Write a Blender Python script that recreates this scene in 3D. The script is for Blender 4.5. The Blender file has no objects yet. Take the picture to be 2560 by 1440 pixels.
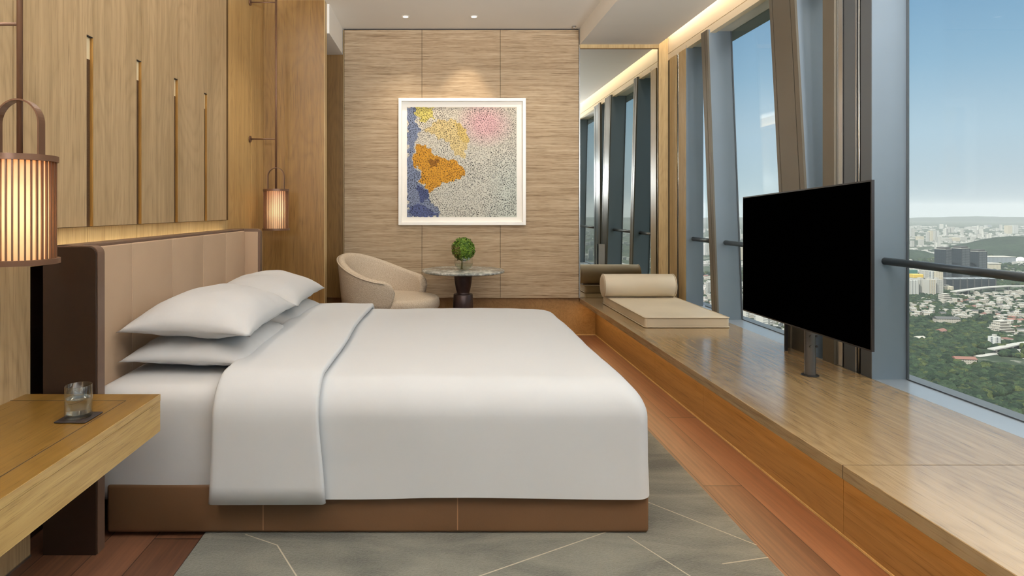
import bpy, bmesh, math, random
import numpy as np
from mathutils import Vector, Matrix, noise
C = bpy.context.scene.collection
PI = math.pi
random.seed(7)
rng = np.random.default_rng(11)

# ------------------------------------------------------------------ colour and material helpers
def lin(c):
    def f(v):
        v = v / 255.0
        return v / 12.92 if v <= 0.04045 else ((v + 0.055) / 1.055) ** 2.4
    return (f(c[0]), f(c[1]), f(c[2]), 1.0)

class NT:
    """small wrapper round a material's node tree"""
    def __init__(self, name):
        self.m = bpy.data.materials.new(name)
        self.m.use_nodes = True
        self.t = self.m.node_tree
        self.t.nodes.clear()
        self.out = self.n('ShaderNodeOutputMaterial')
    def n(self, kind, **kw):
        nd = self.t.nodes.new(kind)
        for k, v in kw.items():
            if k in nd.inputs.keys():
                nd.inputs[k].default_value = v
            else:
                setattr(nd, k, v)
        return nd
    def l(self, a, b):
        self.t.links.new(a, b)
    def coords(self, scale=(1, 1, 1), loc=(0, 0, 0), rot=(0, 0, 0), kind='Object'):
        tc = self.n('ShaderNodeTexCoord')
        mp = self.n('ShaderNodeMapping')
        mp.inputs['Scale'].default_value = scale
        mp.inputs['Location'].default_value = loc
        mp.inputs['Rotation'].default_value = rot
        self.l(tc.outputs[kind], mp.inputs['Vector'])
        return mp.outputs['Vector']
    def noise(self, vec, scale=1.0, detail=3.0, rough=0.5, dist=0.0):
        nd = self.n('ShaderNodeTexNoise')
        nd.inputs['Scale'].default_value = scale
        nd.inputs['Detail'].default_value = detail
        nd.inputs['Roughness'].default_value = rough
        nd.inputs['Distortion'].default_value = dist
        if vec is not None:
            self.l(vec, nd.inputs['Vector'])
        return nd.outputs['Fac']
    def ramp(self, fac, stops, interp='LINEAR'):
        nd = self.n('ShaderNodeValToRGB')
        cr = nd.color_ramp
        cr.interpolation = interp
        while len(cr.elements) > len(stops):
            cr.elements.remove(cr.elements[-1])
        while len(cr.elements) < len(stops):
            cr.elements.new(0.5)
        for e, (p, c) in zip(cr.elements, stops):
            e.position = p
            e.color = c
        self.l(fac, nd.inputs['Fac'])
        return nd.outputs['Color']
    def math(self, op, a, b=None, c=None):
        nd = self.n('ShaderNodeMath')
        nd.operation = op
        for i, v in enumerate((a, b, c)):
            if v is None:
                continue
            if isinstance(v, (int, float)):
                nd.inputs[i].default_value = v
            else:
                self.l(v, nd.inputs[i])
        return nd.outputs[0]
    def mix(self, fac, a, b, blend='MIX'):
        nd = self.n('ShaderNodeMix')
        nd.data_type = 'RGBA'
        nd.blend_type = blend
        for key, v in ((0, fac), (6, a), (7, b)):
            if isinstance(v, (int, float)):
                nd.inputs[key].default_value = v
            elif isinstance(v, tuple):
                nd.inputs[key].default_value = v
            else:
                self.l(v, nd.inputs[key])
        return nd.outputs[2]
    def bsdf(self, color=None, rough=0.5, metallic=0.0, spec=0.5, height=None, bump=0.1, dist=0.01, sheen=0.0, coat=0.0):
        b = self.n('ShaderNodeBsdfPrincipled')
        if isinstance(color, tuple):
            b.inputs['Base Color'].default_value = color
        elif color is not None:
            self.l(color, b.inputs['Base Color'])
        if isinstance(rough, (int, float)):
            b.inputs['Roughness'].default_value = rough
        else:
            self.l(rough, b.inputs['Roughness'])
        b.inputs['Metallic'].default_value = metallic
        b.inputs['Specular IOR Level'].default_value = spec
        b.inputs['Sheen Weight'].default_value = sheen
        b.inputs['Coat Weight'].default_value = coat
        b.inputs['Coat Roughness'].default_value = 0.10
        if height is not None:
            bp = self.n('ShaderNodeBump')
            bp.inputs['Strength'].default_value = bump
            bp.inputs['Distance'].default_value = dist
            self.l(height, bp.inputs['Height'])
            self.l(bp.outputs['Normal'], b.inputs['Normal'])
        self.l(b.outputs['BSDF'], self.out.inputs['Surface'])
        return b

def plain(name, c, rough=0.5, metallic=0.0, spec=0.5, noise_scale=None, var=0.06, bump=0.0):
    t = NT(name)
    base = lin(c)
    if noise_scale:
        f = t.noise(t.coords(), noise_scale, 4)
        d = tuple(max(0, v * (1 - var)) for v in base[:3]) + (1,)
        e = tuple(min(1, v * (1 + var)) for v in base[:3]) + (1,)
        col = t.ramp(f, [(0.3, d), (0.7, e)])
        t.bsdf(col, rough, metallic, spec, height=f if bump else None, bump=bump)
    else:
        t.bsdf(base, rough, metallic, spec)
    return t.m

def wood(name, dark, light, axis='z', rough=0.38, fine=1.0, spec=0.45, bump=0.05, cath=0.35, coat=0.0):
    """oak: long streaks along one axis, pores and soft cathedral figure"""
    t = NT(name)
    k = {'x': 0, 'y': 1, 'z': 2}[axis]
    def sc(long, cross):
        v = [cross] * 3
        v[k] = long
        return tuple(v)
    streak = t.noise(t.coords(sc(0.9 * fine, 38 * fine)), 1.0, 5, 0.62, 0.25)
    pores = t.noise(t.coords(sc(5 * fine, 190 * fine)), 1.0, 3, 0.6)
    broad = t.noise(t.coords(sc(0.35, 3.2)), 1.0, 2, 0.5)
    warp = t.noise(t.coords(sc(0.55, 2.6), loc=(3.1, 1.7, 0.4)), 1.0, 2, 0.4)
    ring = t.math('FRACT', t.math('MULTIPLY', warp, 26.0))
    ring = t.math('POWER', t.math('ABSOLUTE', t.math('SUBTRACT', ring, 0.5)), 2.0)
    f = t.math('ADD', t.math('MULTIPLY', streak, 0.55), t.math('MULTIPLY', broad, 0.45))
    f = t.math('SUBTRACT', f, t.math('MULTIPLY', ring, cath))
    d, e = lin(dark), lin(light)
    col = t.ramp(f, [(0.28, d), (0.62, e)])
    pm = t.ramp(pores, [(0.30, (0.62, 0.58, 0.52, 1)), (0.46, (1, 1, 1, 1))])
    col = t.mix(1.0, col, pm, 'MULTIPLY')
    rf = t.math('ADD', t.math('MULTIPLY', pores, 0.12), rough - 0.06)
    t.bsdf(col, rf, 0, spec, height=pores, bump=bump, dist=0.004, coat=coat)
    return t.m

M = {}
M['oak_wall'] = wood('oak_wall', (156, 132, 96), (190, 164, 126), 'z', rough=0.40)
M['oak_wing'] = wood('oak_wing', (116, 84, 42), (144, 110, 60), 'z', rough=0.42)
M['oak_side'] = wood('oak_side', (164, 130, 80), (200, 166, 110), 'z', rough=0.38)
M['oak_jamb'] = wood('oak_jamb', (140, 100, 44), (172, 128, 64), 'z', rough=0.45)
M['oak_seam_shade'] = wood('oak_seam_shade', (80, 56, 26), (100, 72, 36), 'z', rough=0.5)  # dark oak for the bench seam and for shade in the wall recess
M['oak_shelf'] = wood('oak_shelf', (164, 132, 80), (200, 170, 112), 'y', rough=0.34, fine=1.7)
M['oak_shelf_top'] = wood('oak_shelf_top', (108, 80, 34), (134, 102, 50), 'y', rough=0.30, fine=1.5)
M['oak_bench'] = wood('oak_bench', (138, 112, 76), (170, 144, 106), 'y', fine=1.25, rough=0.20, spec=0.8, bump=0.05, cath=0.4, coat=0.3)
M['oak_kick'] = wood('oak_kick', (132, 98, 54), (160, 122, 74), 'y', rough=0.5)
M['oak_column'] = wood('oak_column', (176, 148, 100), (202, 176, 128), 'z', rough=0.42)
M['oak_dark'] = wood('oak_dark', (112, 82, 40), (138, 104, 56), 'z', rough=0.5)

def floor_mat():
    t = NT('floor_planks')
    v = t.coords((1, 1, 1))
    sep = t.n('ShaderNodeSeparateXYZ')
    t.l(v, sep.inputs[0])
    px = t.math('MULTIPLY', t.math('ADD', sep.outputs[0], 10.04), 5.6)
    idx = t.math('FLOOR', px)
    fx = t.math('FRACT', px)
    wn = t.n('ShaderNodeTexWhiteNoise'); wn.noise_dimensions = '1D'
    t.l(idx, wn.inputs['W'])
    py = t.math('ADD', t.math('MULTIPLY', sep.outputs[1], 0.45), t.math('MULTIPLY', wn.outputs['Value'], 7.3))
    fy = t.math('FRACT', py)
    wn2 = t.n('ShaderNodeTexWhiteNoise'); wn2.noise_dimensions = '2D'
    cmb = t.n('ShaderNodeCombineXYZ')
    t.l(idx, cmb.inputs[0]); t.l(t.math('FLOOR', py), cmb.inputs[1])
    t.l(cmb.outputs[0], wn2.inputs['Vector'])
    streak = t.noise(t.coords((46, 1.6, 46)), 1, 5, 0.65, 0.3)
    f = t.math('ADD', t.math('MULTIPLY', streak, 0.7), t.math('MULTIPLY', wn2.outputs['Value'], 0.28))
    col = t.ramp(f, [(0.3, lin((84, 56, 42))), (0.75, lin((136, 93, 68)))])
    gx = t.math('LESS_THAN', fx, 0.018)
    gy = t.math('LESS_THAN', fy, 0.0025)
    g = t.math('MAXIMUM', gx, gy)
    col = t.mix(g, col, lin((40, 24, 18)))
    t.bsdf(col, 0.42, 0, 0.5, height=streak, bump=0.06, dist=0.004)
    return t.m
M['floor'] = floor_mat()

def grass_cloth():
    t = NT('grasscloth')
    a = t.noise(t.coords((2.6, 2.6, 130)), 1, 4, 0.7, 0.15)
    s = t.noise(t.coords((5, 5, 250), loc=(2, 7, 3)), 1, 2, 0.6, 0.1)
    b = t.noise(t.coords((1.1, 1.1, 42), loc=(5, 2, 1)), 1, 3, 0.6, 0.2)
    c = t.noise(t.coords((10, 10, 430)), 1, 2, 0.6)
    f = t.math('ADD', t.math('MULTIPLY', a, 0.45), t.math('ADD', t.math('MULTIPLY', b, 0.25), t.math('MULTIPLY', c, 0.30)))
    col = t.ramp(f, [(0.36, lin((118, 94, 70))), (0.47, lin((168, 145, 116))), (0.62, lin((196, 176, 148)))])
    strand = t.ramp(s, [(0.34, (0.58, 0.55, 0.50, 1)), (0.42, (1, 1, 1, 1))])
    col = t.mix(1.0, col, strand, 'MULTIPLY')
    t.bsdf(col, 0.75, 0, 0.25, height=f, bump=0.35, dist=0.006)
    return t.m
M['grasscloth'] = grass_cloth()
M['paint'] = plain('white_paint', (238, 235, 229), 0.7, spec=0.2, noise_scale=3, var=0.01)
M['fascia'] = plain('cream_paint', (236, 222, 196), 0.6, spec=0.2)
M['metal_grey'] = plain('grey_cladding', (118, 130, 140), 0.36, 0.2, 0.5, noise_scale=1.5, var=0.05)
M['metal_dark'] = plain('dark_grey_cladding', (86, 92, 97), 0.4, 0.1, 0.5, noise_scale=1.5, var=0.05)
M['bronze_panel'] = plain('bronze_panel', (100, 93, 80), 0.45, 0.12, 0.5, noise_scale=1.2, var=0.08)
M['chrome'] = plain('brushed_aluminium', (196, 198, 198), 0.25, 0.9)
M['sill'] = plain('sill_metal', (150, 158, 166), 0.3, 0.3, 0.5, noise_scale=2, var=0.03)
M['groove'] = plain('dark_groove', (34, 28, 24), 0.7)
M['rail'] = plain('rail_grey_metal', (78, 84, 88), 0.35, 0.5)
M['bronze'] = plain('dark_bronze', (108, 78, 58), 0.4, 0.3, noise_scale=9, var=0.08)
M['leather_dark'] = plain('dark_brown_leather', (46, 30, 20), 0.5, 0, 0.4, noise_scale=30, var=0.08)
M['leather_edge'] = plain('brown_leather_edge', (104, 82, 68), 0.42, 0, 0.45, noise_scale=30, var=0.05)

def leather(name, c, scale=140, rough=0.5):
    t = NT(name)
    f = t.noise(t.coords(), scale, 3)
    g = t.noise(t.coords(), 2.2, 3)
    b = lin(c)
    col = t.ramp(g, [(0.3, tuple(v * 0.92 for v in b[:3]) + (1,)), (0.7, tuple(min(1, v * 1.06) for v in b[:3]) + (1,))])
    t.bsdf(col, rough, 0, 0.4, height=f, bump=0.08, dist=0.003)
    return t.m
M['leather_beige'] = leather('beige_leather', (184, 158, 132))
M['leather_tan'] = leather('tan_leather', (104, 76, 52), rough=0.46)
M['leather_mat'] = leather('cream_leather', (208, 194, 170), rough=0.48)
M['piping'] = leather('piping_leather', (200, 186, 162), rough=0.5)
M['seam'] = plain('seam_thread', (150, 112, 80), 0.7)

def linen(name, c, amp=0.05):
    t = NT(name)
    f = t.noise(t.coords(), 6, 4, 0.55)
    w = t.noise(t.coords(), 420, 2)
    h = t.math('ADD', f, t.math('MULTIPLY', w, 0.05))
    t.bsdf(lin(c), 0.8, 0, 0.2, height=h, bump=amp, dist=0.03, sheen=0.1)
    return t.m
M['linen'] = linen('white_linen', (198, 201, 204))
M['linen_sheet'] = linen('white_sheet', (202, 203, 204))
M['linen_pillow'] = linen('white_pillowcase', (196, 197, 198), 0.08)

def boucle():
    t = NT('boucle_fabric')
    f = t.noise(t.coords(), 290, 3, 0.7)
    g = t.noise(t.coords(), 90, 2)
    col = t.ramp(f, [(0.34, lin((150, 128, 104))), (0.46, lin((196, 180, 158))), (0.66, lin((220, 208, 192)))])
    t.bsdf(col, 0.9, 0, 0.1, height=t.math('ADD', f, g), bump=0.6, dist=0.006)
    return t.m
M['boucle'] = boucle()

def marble():
    t = NT('grey_marble')
    v = t.coords((1, 1, 1))
    a = t.noise(v, 7, 6, 0.65, 1.2)
    b = t.noise(v, 28, 5, 0.7, 0.6)
    f = t.math('ADD', t.math('MULTIPLY', a, 0.65), t.math('MULTIPLY', b, 0.35))
    col = t.ramp(f, [(0.36, lin((84, 88, 84))), (0.5, lin((150, 152, 146))), (0.56, lin((206, 206, 198))), (0.66, lin((128, 128, 120)))])
    t.bsdf(col, 0.16, 0, 0.5)
    return t.m
M['marble'] = marble()

def rug_mat(name, c1, c2):
    t = NT(name)
    big = t.noise(t.coords((1.6, 5.0, 1)), 1, 4, 0.6, 0.8)
    fib = t.noise(t.coords((90, 180, 60)), 1, 3, 0.7)
    f = t.math('ADD', t.math('MULTIPLY', big, 0.72), t.math('MULTIPLY', fib, 0.28))
    col = t.ramp(f, [(0.36, lin(c1)), (0.62, lin(c2))])
    t.bsdf(col, 0.85, 0, 0.15, height=fib, bump=0.5, dist=0.008, sheen=0.25)
    return t.m
M['rug'] = rug_mat('rug_pile', (66, 67, 60), (112, 111, 99))
M['rug_line'] = plain('rug_carved_line', (168, 160, 142), 0.9, spec=0.1)

def glass_pane(name, ior=1.35, tint=(0.96, 0.98, 0.97, 1)):
    t = NT(name)
    tr = t.n('ShaderNodeBsdfTransparent'); tr.inputs['Color'].default_value = tint
    gl = t.n('ShaderNodeBsdfGlossy'); gl.inputs['Roughness'].default_value = 0.0
    lw = t.n('ShaderNodeLayerWeight'); lw.inputs['Blend'].default_value = 0.5
    f0 = ((ior - 1) / (ior + 1)) ** 2
    fr = t.math('ADD', t.math('MULTIPLY', t.math('POWER', lw.outputs['Facing'], 5.0), 1.0 - f0), f0)
    mx = t.n('ShaderNodeMixShader')
    t.l(fr, mx.inputs[0]); t.l(tr.outputs[0], mx.inputs[1]); t.l(gl.outputs[0], mx.inputs[2])
    t.l(mx.outputs[0], t.out.inputs['Surface'])
    return t.m
M['pane'] = glass_pane('window_glass', 1.22)
def real_glass(name, ior, col=(1, 1, 1, 1)):
    t = NT(name)
    g = t.n('ShaderNodeBsdfGlass'); g.inputs['IOR'].default_value = ior; g.inputs['Roughness'].default_value = 0.0
    g.inputs['Color'].default_value = col
    t.l(g.outputs[0], t.out.inputs['Surface'])
    return t.m
M['glass'] = real_glass('clear_glass', 1.45)
M['water'] = real_glass('water', 1.33)
M['thin_glass'] = glass_pane('vase_glass', 1.75, (0.92, 0.94, 0.92, 1))
def mirror_mat():
    t = NT('mirror_silver')
    t.bsdf((0.80, 0.83, 0.79, 1), 0.0, 1.0)
    return t.m
M['mirror'] = mirror_mat()
M['tv_black'] = plain('tv_black_screen', (1, 1, 1), 0.6, 0, 0.0)
M['tv_bezel'] = plain('tv_bezel_metal', (60, 60, 62), 0.35, 0.6)
M['tv_back'] = plain('tv_back_plastic', (26, 26, 28), 0.5)
M['pole'] = plain('pole_grey_metal', (96, 94, 92), 0.32, 0.6)
M['table_base'] = plain('dark_bronze_pedestal', (66, 52, 50), 0.36, 0.5, noise_scale=20, var=0.12)
M['coaster'] = plain('dark_leather_coaster', (44, 36, 34), 0.5)
M['frame_white'] = plain('white_lacquer_frame', (244, 240, 232), 0.35)
M['art_paper'] = plain('white_art_mat', (240, 236, 228), 0.8)
M['ivory_plate'] = plain('ivory_plate', (236, 222, 186), 0.5)
M['mesh_plate'] = plain('brown_mesh_plate', (98, 76, 56), 0.45, 0.4, noise_scale=300, var=0.3)
def emit(name, c, s):
    t = NT(name)
    e = t.n('ShaderNodeEmission'); e.inputs['Color'].default_value = c; e.inputs['Strength'].default_value = s
    t.l(e.outputs[0], t.out.inputs['Surface'])
    return t.m
M['led_orange'] = emit('led_amber', (1, 0.5, 0.15, 1), 3.0)
M['led_warm'] = emit('led_warm', (1, 0.8, 0.5, 1), 3.0)
M['lamp_glow'] = emit('downlight_lens', (1, 0.92, 0.8, 1), 4.0)
def shade_mat():
    t = NT('paper_shade')
    d = t.n('ShaderNodeBsdfDiffuse'); d.inputs['Color'].default_value = (0.85, 0.78, 0.66, 1)
    tr = t.n('ShaderNodeBsdfTranslucent'); tr.inputs['Color'].default_value = (0.97, 0.88, 0.74, 1)
    mx = t.n('ShaderNodeMixShader'); mx.inputs[0].default_value = 0.6
    t.l(d.outputs[0], mx.inputs[1]); t.l(tr.outputs[0], mx.inputs[2]); t.l(mx.outputs[0], t.out.inputs['Surface'])
    return t.m
M['shade'] = shade_mat()

def vcol_mat(name, attr='col', rough=0.8, spec=0.15, nscale=None, bump=0.0):
    t = NT(name)
    a = t.n('ShaderNodeAttribute'); a.attribute_name = attr
    col = a.outputs['Color']
    h = None
    if nscale:
        f = t.noise(t.coords(), nscale, 3, 0.6)
        v = t.ramp(f, [(0.34, (0.45, 0.45, 0.45, 1)), (0.66, (1.5, 1.5, 1.45, 1))])
        col = t.mix(1.0, col, v, 'MULTIPLY')
        h = f if bump else None
    t.bsdf(col, rough, 0, spec, height=h, bump=bump, dist=0.3)
    return t.m
M['art_print'] = vcol_mat('art_print', rough=0.6)
M['leaf'] = vcol_mat('leaf_green', rough=0.5, spec=0.3)

# ------------------------------------------------------------------ object helpers
def world_off(p):
    v = Vector((0, 0, 0))
    while p is not None:
        v += Vector(p.location)
        p = p.parent
    return v

def link(name, me, mats, parent=None, smooth=False):
    o = bpy.data.objects.new(name, me)
    C.objects.link(o)
    if not isinstance(mats, (list, tuple)):
        mats = [mats]
    for m in mats:
        me.materials.append(M[m] if isinstance(m, str) else m)
    if smooth:
        for p in me.polygons:
            p.use_smooth = True
    if parent is not None:
        off = world_off(parent)
        if off.length > 0:
            me.transform(Matrix.Translation(-off))
        o.parent = parent
    return o

def obj(name, bm, mats, parent=None, smooth=False, auto=None):
    bmesh.ops.recalc_face_normals(bm, faces=bm.faces)
    me = bpy.data.meshes.new(name)
    bm.to_mesh(me)
    bm.free()
    o = link(name, me, mats, parent, smooth or auto is not None)
    if auto is not None:
        me.set_sharp_from_angle(angle=math.radians(auto))
    return o

def thing(name, label, cat, loc=(0, 0, 0), group=None):
    o = bpy.data.objects.new(name, None)
    C.objects.link(o)
    o.empty_display_size = 0.05
    o.location = loc
    o['label'] = label; o['category'] = cat
    if group: o['group'] = group
    return o

def tag(o, label, cat, group=None, kind=None):
    o['label'] = label; o['category'] = cat
    if group: o['group'] = group
    if kind: o['kind'] = kind
    return o

def struct(o, label=None):
    o['kind'] = 'structure'
    if label: o['label'] = label
    return o

def sempty(name, loc=(0, 0, 0)):
    o = bpy.data.objects.new(name, None)
    C.objects.link(o); o.location = loc
    o['kind'] = 'structure'
    return o

def copy_tree(o, parent=None):
    c = o.copy(); C.objects.link(c); c.parent = parent
    for ch in list(o.children):
        copy_tree(ch, c)
    return c

def BM():
    return bmesh.new()

def add_box(bm, x0, x1, y0, y1, z0, z1, bev=0.0, seg=2, mat=0):
    r = bmesh.ops.create_cube(bm, size=1.0)
    vs = r['verts']
    for v in vs:
        v.co = Vector((x0 + (v.co.x + 0.5) * (x1 - x0), y0 + (v.co.y + 0.5) * (y1 - y0), z0 + (v.co.z + 0.5) * (z1 - z0)))
    fs = {f for v in vs for f in v.link_faces}
    for f in fs: f.material_index = mat
    if bev > 0:
        es = list({e for v in vs for e in v.link_edges})
        bmesh.ops.bevel(bm, geom=es, offset=bev, segments=seg, profile=0.5, affect='EDGES', clamp_overlap=True)
    return bm

def bx(*a, **k):
    return add_box(BM(), *a, **k)

def add_prism(bm, pts, axis, a0, a1, mat=0):
    """extrude a closed polygon along an axis; pts are (u, v) in the other two axes, in xyz order"""
    def mk(u, v, a):
        return {'x': (a, u, v), 'y': (u, a, v), 'z': (u, v, a)}[axis]
    lo = [bm.verts.new(mk(u, v, a0)) for u, v in pts]
    hi = [bm.verts.new(mk(u, v, a1)) for u, v in pts]
    n = len(pts)
    fs = [bm.faces.new(lo), bm.faces.new(list(reversed(hi)))]
    for i in range(n):
        fs.append(bm.faces.new((lo[i], hi[i], hi[(i + 1) % n], lo[(i + 1) % n])))
    for f in fs: f.material_index = mat
    return bm

def add_lathe(bm, prof, cx=0, cy=0, seg=48, cap=True, mat=0):
    rings = []
    for r, z in prof:
        if r < 1e-6:
            rings.append([bm.verts.new((cx, cy, z))])
        else:
            rings.append([bm.verts.new((cx + r * math.cos(2 * PI * i / seg), cy + r * math.sin(2 * PI * i / seg), z)) for i in range(seg)])
    for a, b in zip(rings, rings[1:]):
        for i in range(seg):
            j = (i + 1) % seg
            q = [a[0] if len(a) == 1 else a[i], a[0] if len(a) == 1 else a[j], b[0] if len(b) == 1 else b[j], b[0] if len(b) == 1 else b[i]]
            q2 = []
            for v in q:
                if v not in q2: q2.append(v)
            if len(q2) >= 3:
                f = bm.faces.new(q2); f.material_index = mat
    if cap:
        for ring in (rings[0], rings[-1]):
            if len(ring) > 2:
                bm.faces.new(ring).material_index = mat
    return bm

def add_tube(bm, pts, r, seg=12, cap=True, mat=0, closed=False):
    pts = [Vector(p) for p in pts]
    n = len(pts)
    rings = []
    up = None
    for i, p in enumerate(pts):
        if closed:
            d = (pts[(i + 1) % n] - pts[i - 1]).normalized()
        else:
            d = (pts[min(i + 1, n - 1)] - pts[max(i - 1, 0)]).normalized()
        if up is None:
            up = Vector((0, 0, 1)) if abs(d.z) < 0.9 else Vector((1, 0, 0))
        s = d.cross(up).normalized()
        up = s.cross(d).normalized()
        rr = r[i] if isinstance(r, (list, tuple)) else r
        rings.append([bm.verts.new(p + s * (rr * math.cos(2 * PI * k / seg)) + up * (rr * math.sin(2 * PI * k / seg))) for k in range(seg)])
    pairs = list(zip(rings, rings[1:]))
    if closed: pairs.append((rings[-1], rings[0]))
    for a, b in pairs:
        for k in range(seg):
            f = bm.faces.new((a[k], a[(k + 1) % seg], b[(k + 1) % seg], b[k])); f.material_index = mat
    if cap and not closed:
        bm.faces.new(rings[0]).material_index = mat; bm.faces.new(list(reversed(rings[-1]))).material_index = mat
    return bm

def rbox(x0, x1, y0, y1, z0, z1, r, nx=24, ny=24, nz=10, disp=None, floor_open=False):
    """box with softly rounded corners on a dense grid; disp(p, n) returns an offset point"""
    lo = Vector((x0, y0, z0)); hi = Vector((x1, y1, z1))
    def cl(a, b, t, n):
        # denser near the ends
        s = (1 - math.cos(PI * t / n)) / 2
        s = 0.5 * s + 0.5 * t / n
        return a + (b - a) * s
    bm = BM()
    vm = {}
    def V(i, j, k):
        key = (i, j, k)
        if key not in vm:
            p = Vector((cl(x0, x1, i, nx), cl(y0, y1, j, ny), cl(z0, z1, k, nz)))
            q = Vector([min(max(p[a], lo[a] + r), hi[a] - r) for a in range(3)])
            d = p - q
            if d.length > 1e-9:
                d.normalize()
            p2 = q + d * r
            nrm = d if d.length > 0 else Vector((0, 0, 1))
            if disp: p2 = disp(p2, nrm)
            vm[key] = bm.verts.new(p2)
        return vm[key]
    for i in range(nx):
        for j in range(ny):
            bm.faces.new((V(i, j, nz), V(i + 1, j, nz), V(i + 1, j + 1, nz), V(i, j + 1, nz)))
            bm.faces.new((V(i, j, 0), V(i, j + 1, 0), V(i + 1, j + 1, 0), V(i + 1, j, 0)))
    for i in range(nx):
        for k in range(nz):
            bm.faces.new((V(i, 0, k), V(i + 1, 0, k), V(i + 1, 0, k + 1), V(i, 0, k + 1)))
            bm.faces.new((V(i, ny, k), V(i, ny, k + 1), V(i + 1, ny, k + 1), V(i + 1, ny, k)))
    for j in range(ny):
        for k in range(nz):
            bm.faces.new((V(0, j, k), V(0, j, k + 1), V(0, j + 1, k + 1), V(0, j + 1, k)))
            bm.faces.new((V(nx, j, k), V(nx, j + 1, k), V(nx, j + 1, k + 1), V(nx, j, k + 1)))
    return bm

def area_light(name, loc, rot, sx, sy, power, color, spread=PI):
    d = bpy.data.lights.new(name, 'AREA')
    d.shape = 'RECTANGLE'; d.size = sx; d.size_y = sy; d.energy = power; d.color = color; d.spread = spread
    o = bpy.data.objects.new(name, d); C.objects.link(o)
    o.location = loc; o.rotation_euler = rot
    return o
# ------------------------------------------------------------------ the room shell
YR = -3.4          # rear end of the room
fl = struct(obj('floor', bx(-1.75, 2.6, YR - 0.1, 6.3, -0.08, 0.0), 'floor'))
# ceiling: high tray, lowered strip beside the windows, low soffit behind the wing wall
ce = sempty('ceiling')
obj('tray_slab', bx(-1.75, 1.40, YR - 0.1, 6.3, 3.10, 3.22), 'paint', ce)
obj('dropped_slab', bx(1.40, 2.19, YR - 0.1, 6.3, 2.935, 3.22), 'paint', ce)
obj('cove_slab', bx(2.19, 2.62, YR - 0.1, 6.3, 3.10, 3.22), 'paint', ce)
obj('vestibule_soffit', bx(-1.75, -0.99, 5.375, 6.15, 2.84, 3.10), 'paint', ce)
# left wall: recessed backing, panels, shelf strip
wl = sempty('wall_left')
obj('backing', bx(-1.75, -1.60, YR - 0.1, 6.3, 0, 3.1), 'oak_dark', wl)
obj('lower_panel', bx(-1.60, -1.51, YR, 2.226, 0, 1.19), 'oak_wall', wl)
js = [-1.30, -0.5, 0.02, 0.47, 0.89, 1.31, 1.72, 2.137, 2.63, 3.054, 3.477, 3.912]
g = 0.0016
strip_edges = [2.226] + [j for j in js if j > 2.3] + [4.36]
for a, b in zip(strip_edges, strip_edges[1:]):
    obj('ledge_board', bx(-1.60, -1.535, a + g, b - g, 1.06, 1.20), 'oak_column', wl)
ys = [YR] + js + [4.262]
for a, b in zip(ys, ys[1:]):
    bm = BM()
    slot = b > 2.3 and b < 4.2
    if slot:
        pts = [(a + g, 1.203), (b - 0.05, 1.203), (b - 0.05, 2.022), (b - g, 2.022), (b - g, 3.1), (a + g, 3.1)]
    else:
        pts = [(a + g, 1.203), (b - g, 1.203), (b - g, 3.1), (a + g, 3.1)]
    add_prism(bm, pts, 'x', -1.5245, -1.51)
    obj('wood_panel', bm, 'oak_wall', wl)
    if slot:
        obj('slot_mesh', bx(-1.5275, -1.5243, b - 0.052, b + 0.004, 1.203, 1.925), 'mesh_plate', wl)
        obj('slot_jamb', bx(-1.5245, -1.5104, b - 0.0022, b - 0.0002, 1.203, 2.020), 'oak_jamb', wl)
        obj('slot_head', bx(-1.5245, -1.5104, b - 0.05, b - 0.0022, 2.0185, 2.0218), 'groove', wl)
        obj('slot_plate', bx(-1.5275, -1.5240, b - 0.052, b + 0.004, 1.925, 2.03), 'ivory_plate', wl)
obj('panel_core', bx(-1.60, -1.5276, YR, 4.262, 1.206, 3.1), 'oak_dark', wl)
obj('recess_strip', bx(-1.60, -1.532, 4.262, 4.36, 1.2, 3.1), 'oak_seam_shade', wl)  # shade of the recess put into its darker oak colour
for a, b in ((4.36, 4.916), (4.916, 5.27)):
    obj('side_panel', bx(-1.60, -1.545, a + g, b - g, 0, 3.1), 'oak_side', wl)
obj('niche_shade_panel', bx(-1.60, -1.59, 2.226, 4.36, 0, 1.06), 'leather_dark', wl)  # dark panel stands in for the shade behind the headboard
obj('fill_ledge', bx(-1.51, -1.43, YR, 4.2, 2.86, 2.875), 'oak_wall', wl)  # added unseen ledge under the ceiling fill light
obj('fill_lip', bx(-1.44, -1.43, YR, 4.2, 2.875, 2.91), 'oak_wall', wl)  # added unseen lip in front of the ceiling fill light
# wing wall
ww = sempty('wall_wing')
obj('wing_panel', bx(-1.60, -1.016, 5.27, 5.37, 0, 3.1), 'oak_wing', ww)
obj('wing_edge', bx(-1.016, -1.011, 5.266, 5.374, 0, 3.1), 'oak_column', ww)
# back wall
wb = sempty('wall_back')
obj('base_wall', bx(-1.75, 2.62, 6.15, 6.30, 0, 3.22), 'oak_kick', wb)
obj('wood_strip', bx(-1.60, -0.985, 6.115, 6.15, 0.385, 2.84), 'oak_dark', wb)
xs = [-0.975, -0.19, 0.60, 1.392]
for a, b in zip(xs, xs[1:]):
    obj('cloth_panel', bx(a + 0.0015, b - 0.0015, 6.10, 6.15, 0.385, 3.086, 0.002, 1), 'grasscloth', wb)
obj('seam_backing', bx(xs[0], xs[3], 6.108, 6.149, 0.39, 3.08), 'groove', wb)
obj('top_shadow_gap', bx(-0.975, 1.392, 6.12, 6.15, 3.086, 3.1), 'groove', wb)
obj('edge_trim', bx(1.3925, 1.3975, 6.092, 6.15, 0.385, 2.935), 'chrome', wb)
obj('side_trim', bx(-0.981, -0.976, 6.094, 6.15, 0.385, 3.086), 'oak_column', wb)
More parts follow.
